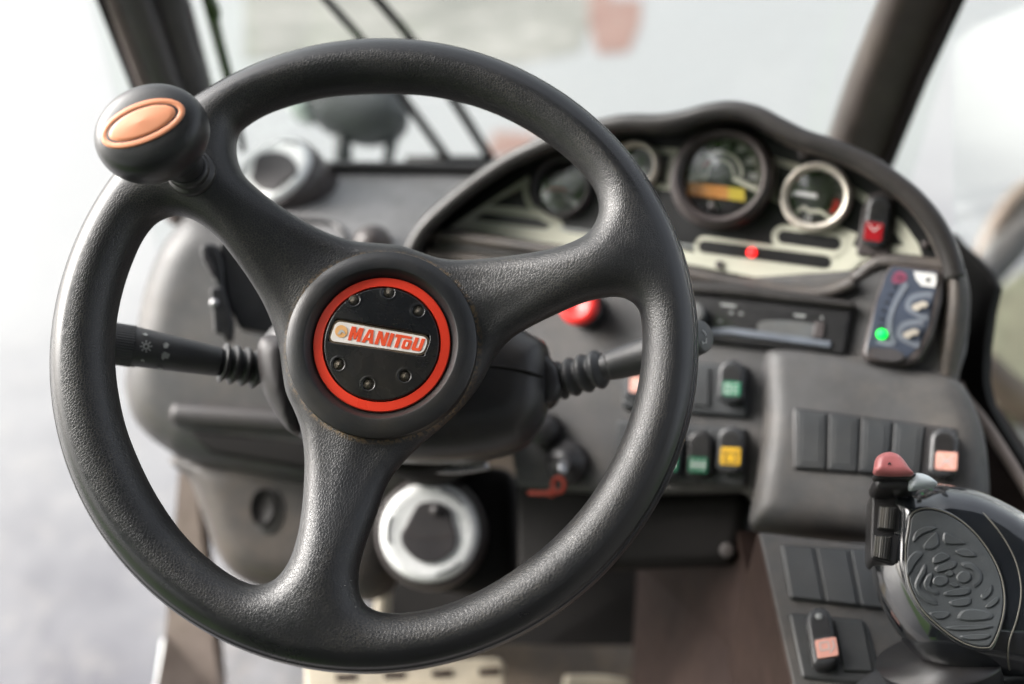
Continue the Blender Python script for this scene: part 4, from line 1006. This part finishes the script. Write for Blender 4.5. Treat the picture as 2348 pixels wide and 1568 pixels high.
# transmission side / tunnel panels (brown)
quad('tunnel_panel', [(1500, 1290, 1.12), (1740, 1215, .86), (1822, 1568, .80), (1850, 1800, .78), (1480, 1800, 1.0), (1490, 1500, 1.08)], M['brown'], dash, .02)
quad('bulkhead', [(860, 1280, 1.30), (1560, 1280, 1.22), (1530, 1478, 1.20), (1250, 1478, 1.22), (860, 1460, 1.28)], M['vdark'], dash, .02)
# console with lower switches
CP = Plane(cv(1900, 1300, .735), rD, math.cos(R(38)) * unit(nD) + math.sin(R(38)) * np.cross(unit(nD), rD) * (1 if np.cross(unit(nD), rD)[1] > 0 else -1))
down = -WUP * .30
console = poly('console', [(1733, 1214), (2010, 1246), (2290, 1262), (2480, 1330), (2480, 1720), (1850, 1700), (1812, 1568)], CP, 0, 0, M['dash'], dash, vec=down, bevel=.004)
console.data.materials.append(M['brown'])
for p_ in list(console.data.polygons)[2:]: p_.material_index = 1
cC = crop(2900, 1400, 1.181)
lp1 = poly('switch_plate', [cC(*p) for p in [(240,905),(740,935),(800,1225),(290,1165)]] , CP, .003, -.004, M['blank'], console, bevel=.003, label='console switch plate with blank covers')
q0, q1, q2, q3 = [np.array(cC(*p)) for p in ((250, 912), (735, 942), (790, 1215), (295, 1158))]
for k in range(3):
    a, b = k / 3 + .02, (k + 1) / 3 - .02
    poly('blank_cover', [q0 * (1 - a) + q1 * a, q0 * (1 - b) + q1 * b, q3 * (1 - b) + q2 * b, q3 * (1 - a) + q2 * a], CP, .0055, .002, M['blank'], console, bevel=.0012)
lp2 = poly('switch_plate', [cC(*p) for p in [(285,1228),(640,1258),(668,1300),(745,1580),(350,1540)]], CP, .003, -.004, M['blank'], console, bevel=.003, label='console plate beside the joystick')
poly('blank_cover', [cC(*p) for p in [(500,1262),(640,1275),(690,1510),(550,1505)]], CP, .0055, .002, M['blank'], console, bevel=.0012)
s6 = rocker(1883, 1458, 60, 138, -9, CP, .005, M['salmon'], (1891, 1486), (50, 44), 'console rocker switch with pink lens', SYM_SQ)
ringsolid('indicator', 1877, 1412, 8, 0, CP, .0172, .016, M['grey'], s6, .0004, 20)

# dash top, left of the cluster
PT = Plane(cv(900, 380, 1.16), (1, -.03, 0), unit((0, .80, -.60)))
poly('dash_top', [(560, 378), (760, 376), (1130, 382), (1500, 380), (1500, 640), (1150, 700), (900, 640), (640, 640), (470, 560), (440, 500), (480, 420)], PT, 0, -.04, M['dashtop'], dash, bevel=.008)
tube('panel_line', [PT.hit(x, y, .0005) for x, y in [(600, 505), (662, 508), (740, 510), (775, 520), (793, 545), (795, 600)]], .0032, M['hood'], dash, n=5)
ball('sensor_dome', PT.hit(855, 560, .0), .020, M['bezel'], dash, (1, 1, 1))
tube('windscreen_ledge', [PT.hit(x, y, .004) for x, y in [(740, 384), (900, 386), (1130, 390), (1300, 388)]], .008, M['hood'], dash, n=4)
# left lobe of the dash
PLb = Plane(cv(500, 850, 1.0), (1, .05, 0), unit((-.1, .15, -1)))
pillow('side_lobe', [(470, 500), (415, 545), (380, 600), (352, 680), (338, 746), (312, 850), (310, 905), (325, 960), (355, 1000), (400, 1034), (460, 1062), (720, 1110), (1000, 1120), (1000, 700), (760, 560), (560, 500)], PLb, .02, -.10, .05, M['dash'], dash, vox=.005)
poly('pocket_shadow', [(420, 985), (700, 1010), (1000, 1020), (1000, 1090), (720, 1080), (480, 1040)], PLb, .021, -.01, M['vdark'], dash, bevel=.006)  # flat dark slab paints the shade inside the open shelf
tube('pocket_lip', [PLb.hit(x, y, .022) for x, y in [(398, 948), (480, 955), (660, 968), (1000, 1000)]], [.010, .0115, .0115, .0115], M['flap'], dash, n=4, ry=.8)
# lower column / kick panel
pillow('kick_panel', [(430, 1040), (455, 1110), (480, 1180), (505, 1250), (545, 1310), (610, 1345), (720, 1360), (900, 1350), (900, 1040)], PLb, -.02, -.12, .04, M['dashbrown'], dash, vox=.005)
ko_ = PLb.hit(602, 1162, -.018)
lathe('panel_hole', ko_, PLb.n, [(.0165, -.004), (.0165, .0008), (.015, .0014), (.0140, .001), (.0130, -.0005), (0, -.0008)], M['vdark'], dash, 32, 1.15, .8)
lathe('hole_rim', ko_ - np.array([-.006, .004, 0]), PLb.n, [(.021, -.006), (.020, .0), (.0165, .0006)], M['dash'], dash, 32, 1.15, .8, cap=False)

# air vents
def vent(cx, cy, R_, d, n, flap_px, label, sx=1.0, sy=1.0, deep=.05):
    pl = Plane(cv(cx, cy, d), (1, -.05, 0), n); k = d / FPX; r_ = R_ * k
    hsg = lathe('air_vent', pl.p0, pl.n, [(r_ * 1.16, -deep), (r_ * 1.13, -.012), (r_ * 1.08, -.002), (r_ * 1.02, .0), (r_, -.003)], M['bezel'], dash, 64, label=label)
    lathe('silver_ring', pl.p0, pl.n, [(r_ * .99, -.01), (r_ * .985, .001), (r_ * .95, .005), (r_ * .86, .0072), (r_ * .74, .0066), (r_ * .60, .0060), (r_ * .4, .0060), (0, .0060)], M['silver'], hsg, 72)
    poly('vent_flap', flap_px, pl, .0095, .002, M['flap'], hsg, round_=5, bevel=.0015)
    for a in (60, 180, 300):
        p = [pl.at(r_ * .84 * math.cos(R(a + q)), r_ * .84 * math.sin(R(a + q)), .0068) for q in (-18, 0, 18)]
        tube('ring_notch', p, .0014, M['armgrey'], hsg, n=3, seg=8)
    return hsg, pl
cD = crop(900, 300, 2.1345); cE = crop(600, 1800, 1.0209)
vent(628, 396, 98, 1.10, unit((-.34, .54, -.77)), [cD(*p) for p in [(245,720),(290,670),(400,648),(510,668),(590,740),(600,820),(550,870),(480,910),(430,960),(350,975),(260,940),(212,870),(230,800)]], 'silver ringed vent on the dash top behind the wheel')
v2, pv2 = vent(986, 1219, 115, .93, unit((0, .22, -.97)), [cE(*p) for p in [(1130,205),(1180,210),(1220,240),(1230,290),(1245,340),(1240,390),(1200,435),(1140,455),(1080,440),(1030,390),(1018,340),(1040,300),(1065,250),(1090,215)]], 'silver ringed vent below the column')
ball('flap_stud', pv2.hit(*cE(1165, 240), .0085), .006, M['flap'], v2)
poly('flap_groove', [cE(*p) for p in [(1032,318),(1080,342),(1140,350),(1200,345),(1240,330),(1240,338),(1200,353),(1140,358),(1080,350),(1032,327)]], pv2, .0099, .009, M['bezel'], v2)
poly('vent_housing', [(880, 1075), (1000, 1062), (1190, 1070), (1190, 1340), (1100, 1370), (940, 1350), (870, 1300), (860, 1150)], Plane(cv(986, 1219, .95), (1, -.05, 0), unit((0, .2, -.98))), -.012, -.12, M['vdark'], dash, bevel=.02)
# small bright bits of linkage under the shroud
tube('linkage', [cv(930, 1055, .80), cv(965, 1070, .80), cv(1040, 1078, .80), cv(1120, 1068, .80)], .0035, M['metal'], colm, n=4)
pillow('tilt_lever', [(1010, 1050), (1060, 1044), (1110, 1052), (1110, 1066), (1050, 1068), (1010, 1064)], Plane(cv(1060, 1058, .79), (1, 0, 0), (0, .2, -1)), .004, -.004, .003, M['armgrey'], colm, vox=.0012)

# ignition lock
lk = PD.hit(1300, 1060, .0)
lock = lathe('ignition_lock', lk, PD.n, [(.0200, -.01), (.0200, .004), (.0170, .008), (.0120, .010), (.0115, .016), (0, .016)], M['black'], dash, 40, label='round ignition lock below the right lever')
lathe('knob', PD.hit(1252, 985, .0), PD.n, [(.016, -.01), (.0155, .012), (.013, .016), (0, .017)], M['black'], dash, 32)
key = thing('ignition_key', 'small metal key in the ignition lock with a red ring tag hanging from it', 'key', loc=c2w(lk))
tube('key_head', [PD.hit(1296, 1052, .018), PD.hit(1292, 1068, .026), PD.hit(1288, 1085, .030)], [.004, .0048, .003], M['metal'], key, ry=.4, n=3)
tc2 = [PD.hit(1280 + 13 * math.cos(a), 1112 + 17 * math.sin(a), .026) for a in np.linspace(0, 2 * math.pi, 20, endpoint=False)]
tube('tag_ring', tc2, .0019, M['tag'], key, closed=True, seg=8)
tube('tag', [PD.hit(1272, 1128, .026), PD.hit(1262, 1131, .026), PD.hit(1254, 1131, .026), PD.hit(1210, 1130, .026)], [.0028, .0040, .0020, .0019], M['tag'], key, ry=.5, seg=10)

# ------------------------------------------------------------------ joystick
PJ = Plane(cv(2200, 1320, .64), unit((.96, -.12, -.1)), unit((-.22, .38, -.9)))
joy = thing('joystick', 'glossy black control joystick with red and white thumb buttons and two ribbed rollers', 'joystick', M=Plane(cv(2210, 1700, .70), PJ.r, PJ.n).mat())
cJ = crop(3400, 1750, 1.604)
jout = [cJ(*p) for p in [(128,330),(118,560),(112,780),(130,900),(165,1010),(235,1150),(325,1290),(440,1400),(600,1460),(800,1500),(1000,1520),(1250,1500),(1400,1350),(1450,1100),(1420,850),(1300,650),(1097,505),(970,430),(850,372),(740,335),(640,318),(540,305),(440,318),(385,345),(340,338),(240,330)]]
def jx(X, Y, d): t = np.clip(-d / .034, 0, 1); return .010 * (1 - (1 - t) ** 2)
pillow('grip', jout, PJ, .014, -.040, .024, M['joy'], joy, vox=.0018, extra=jx, round_=4)
JH = .0235
pad_o = [(345,560),(358,480),(400,440),(480,425),(590,450),(700,510),(800,600),(890,720),(955,850),(985,980),(985,1100),(955,1230),(905,1340),(860,1360),(760,1345),(640,1285),(510,1180),(420,1080),(360,960),(335,850),(325,700)]
pc_ = np.mean(np.array(pad_o), 0)
rim_ = poly('pad_rim', [cJ(*(pc_ + (np.array(p) - pc_) * 1.0)) for p in pad_o], PJ, JH + .0022, JH - .006, M['joy'], joy, round_=4, bevel=.0022)
pad = poly('thumb_pad', [cJ(*(pc_ + (np.array(p) - pc_) * .93)) for p in pad_o], PJ, JH + .0026, JH, M['joypad'], joy, round_=4, bevel=.0008)
tube('pad_groove', [PJ.hit(*cJ(*(pc_ + (np.array(p) - pc_) * .955)), JH + .0022) for p in smooth_closed(np.array(pad_o, float), 4)], .0005, M['joyseam'], pad, closed=True, seg=6)
cells = [[(385,660),(440,610),(540,570),(470,560),(400,600)],[(450,690),(520,605),(545,610),(550,680),(495,710)],[(585,600),(640,620),(720,670),(590,670)],
 [(345,790),(400,720),(450,735),(400,800),(352,880)],[(515,760),(570,725),(620,750),(600,775),(520,800)],[(530,820),(640,780),(665,800),(640,830),(540,855)],[(655,715),(740,705),(790,750),(700,750)],
 [(395,930),(430,850),(460,800),(470,830),(430,900),(420,960),(500,1020),(545,1060),(480,1050),(420,1000)],[(455,920),(480,870),(510,860),(500,900),(495,950),(555,985),(520,995),(470,965)],[(520,890),(560,875),(610,890),(600,930),(555,945),(515,925)],
 [(590,865),(620,840),(650,860),(625,880)],[(665,880),(700,845),(750,860),(755,900),(715,925),(675,910)],[(700,790),(760,790),(820,850),(825,910),(780,950),(770,930),(795,890),(770,830),(700,810)],[(620,930),(650,920),(685,940),(650,950)],
 [(590,980),(720,950),(755,970),(720,1000),(600,1005)],[(620,1040),(740,1015),(755,1050),(720,1070),(640,1070)],[(820,1000),(870,960),(890,930),(890,980),(840,1030)],[(490,1110),(600,1105),(625,1120),(590,1150),(530,1150)],
 [(670,1150),(700,1100),(780,1090),(880,1110),(885,1150),(760,1165)],[(610,1200),(880,1190),(850,1215),(640,1225)],[(690,1260),(870,1250),(850,1280),(730,1285)],[(850,1070),(925,1010),(930,1040),(880,1080)]]
V = []; F = []
for s in cells:
    P = smooth_closed(np.array(s, float), 3); cm = P.mean(0); n = len(P); b0 = len(V)
    V += [PJ.hit(*cJ(*p), JH + .0020) for p in P] + [PJ.hit(*cJ(*p), JH + .0034) for p in P] + [PJ.hit(*cJ(*(cm + (p - cm) * .8)), JH + .0039) for p in P]
    F += [[b0 + i, b0 + (i + 1) % n, b0 + n + (i + 1) % n, b0 + n + i] for i in range(n)] + [[b0 + n + i, b0 + n + (i + 1) % n, b0 + 2 * n + (i + 1) % n, b0 + 2 * n + i] for i in range(n)] + [list(range(b0 + 2 * n, b0 + 3 * n))]
link('grip_ridges', V, F, M['joypad'], pad, smooth=False)
def onjoy(X, Y, h): return PJ.hit(*cJ(X, Y), h)
tube('shell_seam', [onjoy(640, 318, .004), onjoy(740, 395, .017), onjoy(850, 490, .0225), onjoy(950, 610, .0240), onjoy(1030, 750, .0241), onjoy(1070, 880, .0241), onjoy(1078, 1010, .0241), onjoy(1050, 1160, .0240), onjoy(1005, 1290, .0225), onjoy(995, 1400, .015), onjoy(1005, 1480, .002)], .0005, M['joyseam'], joy, n=5, seg=8)
# roller housings and rollers
hs_ = poly('roller_panel', [cJ(*p) for p in [(125,330),(250,322),(355,345),(372,430),(350,560),(330,700),(300,800),(262,812),(118,770),(112,700)]], PJ, .0165, -.02, M['black'], joy, bevel=.004)
for q in ([(175,425),(330,430),(318,600),(160,575)], [(140,612),(300,615),(282,798),(125,760)]):
    rp = poly('roller_frame', [cJ(*p) for p in q], PJ, .0185, .014, M['black'], joy, bevel=.001)
    qa = np.array(q, float); A = (qa[0] + qa[3]) / 2; B = (qa[1] + qa[2]) / 2
    # roller: ribbed half drum, ribs run down
    V = []; F = []; nx = 28
    for i in range(nx + 1):
        t = .03 + .66 * i / nx; top = qa[0] * (1 - t) + qa[1] * t; bot = qa[3] * (1 - t) + qa[2] * t
        bump = .0060 * math.sin(math.pi * i / nx) ** .6 + (.0009 if (i // 2) % 2 else 0)
        for s_ in (.08, .92):
            p = top * (1 - s_) + bot * s_; V.append(PJ.hit(*cJ(*p), .0175 + bump))
        for s_ in (.08, .92):
            p = top * (1 - s_) + bot * s_; V.append(PJ.hit(*cJ(*p), .0165))
    for i in range(nx):
        a = i * 4; F += [[a, a + 1, a + 5, a + 4], [a, a + 4, a + 6, a + 2], [a + 1, a + 3, a + 7, a + 5]]
    F += [[0, 2, 3, 1], [nx * 4, nx * 4 + 1, nx * 4 + 3, nx * 4 + 2]]
    link('roller', V, F, M['roller'], rp, smooth=False)
# thumb buttons
PJ2 = Plane(cv(2050, 1080, .632), PJ.r, unit((-.1, .45, -.88)))
pillow('button_base', [cJ(*p) for p in [(140,225),(250,215),(390,235),(395,262),(350,272),(250,270),(145,262)]], PJ2, .002, -.012, .003, M['black'], joy, vox=.0012)
rbtn = pillow('red_button', [cJ(*p) for p in [(140,225),(138,175),(150,125),(190,97),(240,92),(290,110),(330,150),(360,195),(392,232),(330,236),(230,236)]], PJ2, .010, -.002, .005, M['joyred'], joy, vox=.0009, label='red thumb button')
strokes('button_mark', [[cJ(228, 165), cJ(237, 150), cJ(246, 165)], [cJ(232, 160), cJ(242, 160)]], 1.8, PJ2, .0108, M['black'], rbtn)
pillow('white_button', [cJ(*p) for p in [(360,295),(375,240),(400,228),(450,235),(500,260),(540,298),(500,312),(430,318),(370,330)]], PJ2, .002, -.012, .005, M['joywhite'], joy, vox=.0012, label='white thumb button')
pillow('neck_block', [cJ(*p) for p in [(140,262),(240,262),(370,270),(430,300),(400,345),(250,350),(128,345)]], PJ2, -.006, -.03, .004, M['black'], joy, vox=.0015)
# stem and boot
st = [PJ.hit(*cJ(560, 1400), -.02), PJ.hit(*cJ(600, 1560), -.028), PJ.hit(*cJ(640, 1700), -.036)]
tube('stem', st, [.040, .034, .032], M['black'], joy, seg=40, n=4)
tube('boot', [PJ.hit(*cJ(620, 1590), -.03), PJ.hit(*cJ(630, 1650), -.034), PJ.hit(*cJ(650, 1800), -.04), PJ.hit(*cJ(660, 2000), -.05)], [.050, .064, .078, .09], M['rubber'], joy, seg=40, n=4)

# ------------------------------------------------------------------ device held left of the column
dev = thing('device_holder', 'black boxy device with side clamps standing between the left spoke and the dash', 'holder', loc=c2w(cv(560, 760, .86)))
PH = Plane(cv(560, 660, .86), (1, -.1, .25), unit((.2, .1, -1)))
poly('box', [(500, 552), (640, 548), (740, 600), (760, 770), (640, 768), (548, 752), (520, 690)], PH, 0, -.03, M['black'], dev, bevel=.003)
poly('side_clamp', [(456, 566), (472, 556), (498, 560), (510, 600), (515, 660), (505, 690), (490, 640), (466, 600)], PH, .006, -.02, M['black'], dev, bevel=.003)
poly('clamp_face', [(462, 575), (472, 570), (490, 610), (496, 640), (486, 634), (466, 596)], PH, .0085, .004, M['flap'], dev, bevel=.001)
poly('clip', [(480, 660), (512, 655), (535, 735), (532, 780), (515, 782), (505, 765), (490, 762)], PH, .012, -.01, M['black'], dev, bevel=.004)
ball('clip_screw', PH.hit(492, 695, .01), .004, M['metal'], dev)
tube('mount_arm', [PH.hit(660, 760, -.02), PLb.hit(700, 820, .02)], .012, M['black'], dev)

# ------------------------------------------------------------------ outside: wiper, lamp, pedals, machinery
wip = thing('windscreen_wiper', 'black twin-arm windscreen wiper parked across the front glass', 'wiper', loc=c2w(cv(1080, 385, 1.30)))
tube('wiper_arm', [cv(620, -150, 1.02), cv(748, 0, 1.10), cv(828, 90, 1.16), cv(925, 225, 1.24), cv(1035, 378, 1.34)], [.0042, .0045, .0048, .0058, .0065], M['vdark'], wip, ry=.7, n=3)
tube('wiper_arm', [cv(740, -150, 1.02), cv(866, 0, 1.10), cv(938, 85, 1.16), cv(1040, 230, 1.24), cv(1125, 365, 1.34)], [.0050, .0052, .0055, .0065, .0065], M['vdark'], wip, ry=.7, n=3)
tube('wiper_pivot', [cv(930, 372, 1.34), cv(1135, 372, 1.34)], .009, M['vdark'], wip)
lamp = thing('work_lamp', 'dark round work lamp on a two-legged bracket in front of the windscreen', 'lamp', loc=c2w(cv(830, 375, 1.5)))
PLm = Plane(cv(820, 270, 1.5), (1, 0, 0), unit((0, .3, -1)))
pillow('housing', [(700, 205), (760, 190), (860, 190), (920, 220), (938, 265), (925, 300), (890, 318), (840, 326), (780, 312), (730, 285), (700, 250)], PLm, .05, -.05, .045, M['lampbody'], lamp, vox=.006)
pillow('lamp_lens', [(660, 235), (700, 215), (715, 240), (715, 275), (690, 270), (668, 258)], PLm, .03, -.03, .015, plastic('pale_lens', (.45, .52, .48), .3), lamp, vox=.004)
tube('bracket_leg', [cv(785, 300, 1.5), cv(786, 340, 1.5), cv(788, 385, 1.5)], .0135, M['lampbody'], lamp)
tube('bracket_leg', [cv(905, 300, 1.5), cv(895, 335, 1.5), cv(886, 385, 1.5)], [.010, .009, .008], M['lampbody'], lamp)
bon = thing('front_ledge', 'pale grey body ledge just outside the lower windscreen edge', 'machine panel', loc=c2w(cv(900, 380, 1.6)))
wbox('ledge_panel', -.42, .45, 1.06, 1.34, 1.38, 1.49, plastic('ledge_grey', (.22, .225, .23), .5), bon, bevel=.01)

ped = thing('brake_pedal', 'cream pedal plate with brown grimy slots under the bottom of the wheel', 'pedal', loc=c2w(cv(930, 1540, 1.04)))
PP = Plane(cv(930, 1540, 1.03), (1, .03, 0), unit((0, .45, -.9)))
pp = poly('pad', [(698, 1512), (1140, 1507), (1152, 1513), (1158, 1530), (1158, 1640), (698, 1640)], PP, 0, -.02, M['pedal'], ped, bevel=.004)
for x, y, w_ in ((1098, 1541, 48), (990, 1545, 48), (880, 1549, 48), (770, 1553, 48)):
    poly('slot', [(x, y - 8), (x + w_, y - 10), (x + w_, y + 5), (x, y + 7)], PP, .0015, -.001, M['brown'], pp)
tube('pedal_arm', [cv(872, 1285, 1.12), cv(880, 1340, 1.12), cv(874, 1420, 1.10), cv(868, 1530, 1.06)], .0095, M['pedal'], ped, ry=.8)
ped2 = thing('accelerator_pedal', 'pale rounded pedal tip beside the cream pedal on the brown mat', 'pedal', loc=c2w(cv(1370, 1600, 1.06)))
pillow('pad', [(1292, 1556), (1310, 1549), (1370, 1548), (1430, 1556), (1448, 1570), (1450, 1660), (1292, 1660)], Plane(cv(1370, 1590, 1.05), (1, 0, 0), unit((0, .5, -.86))), 0, -.02, .006, M['pedal'], ped2, vox=.003)
tube('pedal_arm', [cv(1370, 1620, 1.06), cv(1370, 1700, 1.12)], .01, M['black'], ped2)

mach = thing('machine_boom', 'weathered brown and grey machine structure seen blurred through the right window', 'machine part', loc=c2w(cv(2320, 900, 2.2)))
tube('brown_guard', [cv(2420, 400, 1.9), cv(2345, 440, 1.9), cv(2300, 490, 1.9), cv(2262, 560, 1.9), cv(2240, 660, 1.9)], .018, M['armbrown'], mach, n=4)
tube('grey_bar', [cv(2460, 380, 1.95), cv(2350, 520, 1.9), cv(2240, 650, 1.85), cv(2150, 760, 1.8)], .032, M['pillar'], mach, n=3)
Pm = Plane(cv(2320, 800, 2.0), (1, 0, 0), unit((-.2, .5, -.85)))
poly('olive_panel', [(2240, 690), (2480, 520), (2560, 900), (2270, 900), (2235, 800)], Pm, 0, -.05, M['olive'], mach, bevel=.01)
tube('brown_frame', [cv(2235, 830, 1.9), cv(2300, 890, 1.9), cv(2400, 960, 1.9)], .035, M['armbrown'], mach, n=3)

poly('clutter_panel', [(2262, 900), (2600, 1020), (2600, 1500), (2300, 1300), (2255, 1000)], Pm, -.01, -.06, M['armgrey'], mach, bevel=.01)
tube('clutter_pipe', [cv(2262, 980, 1.95), cv(2290, 930, 1.95), cv(2340, 1010, 1.95), cv(2420, 1080, 1.95)], .02, M['olive'], mach, n=4)
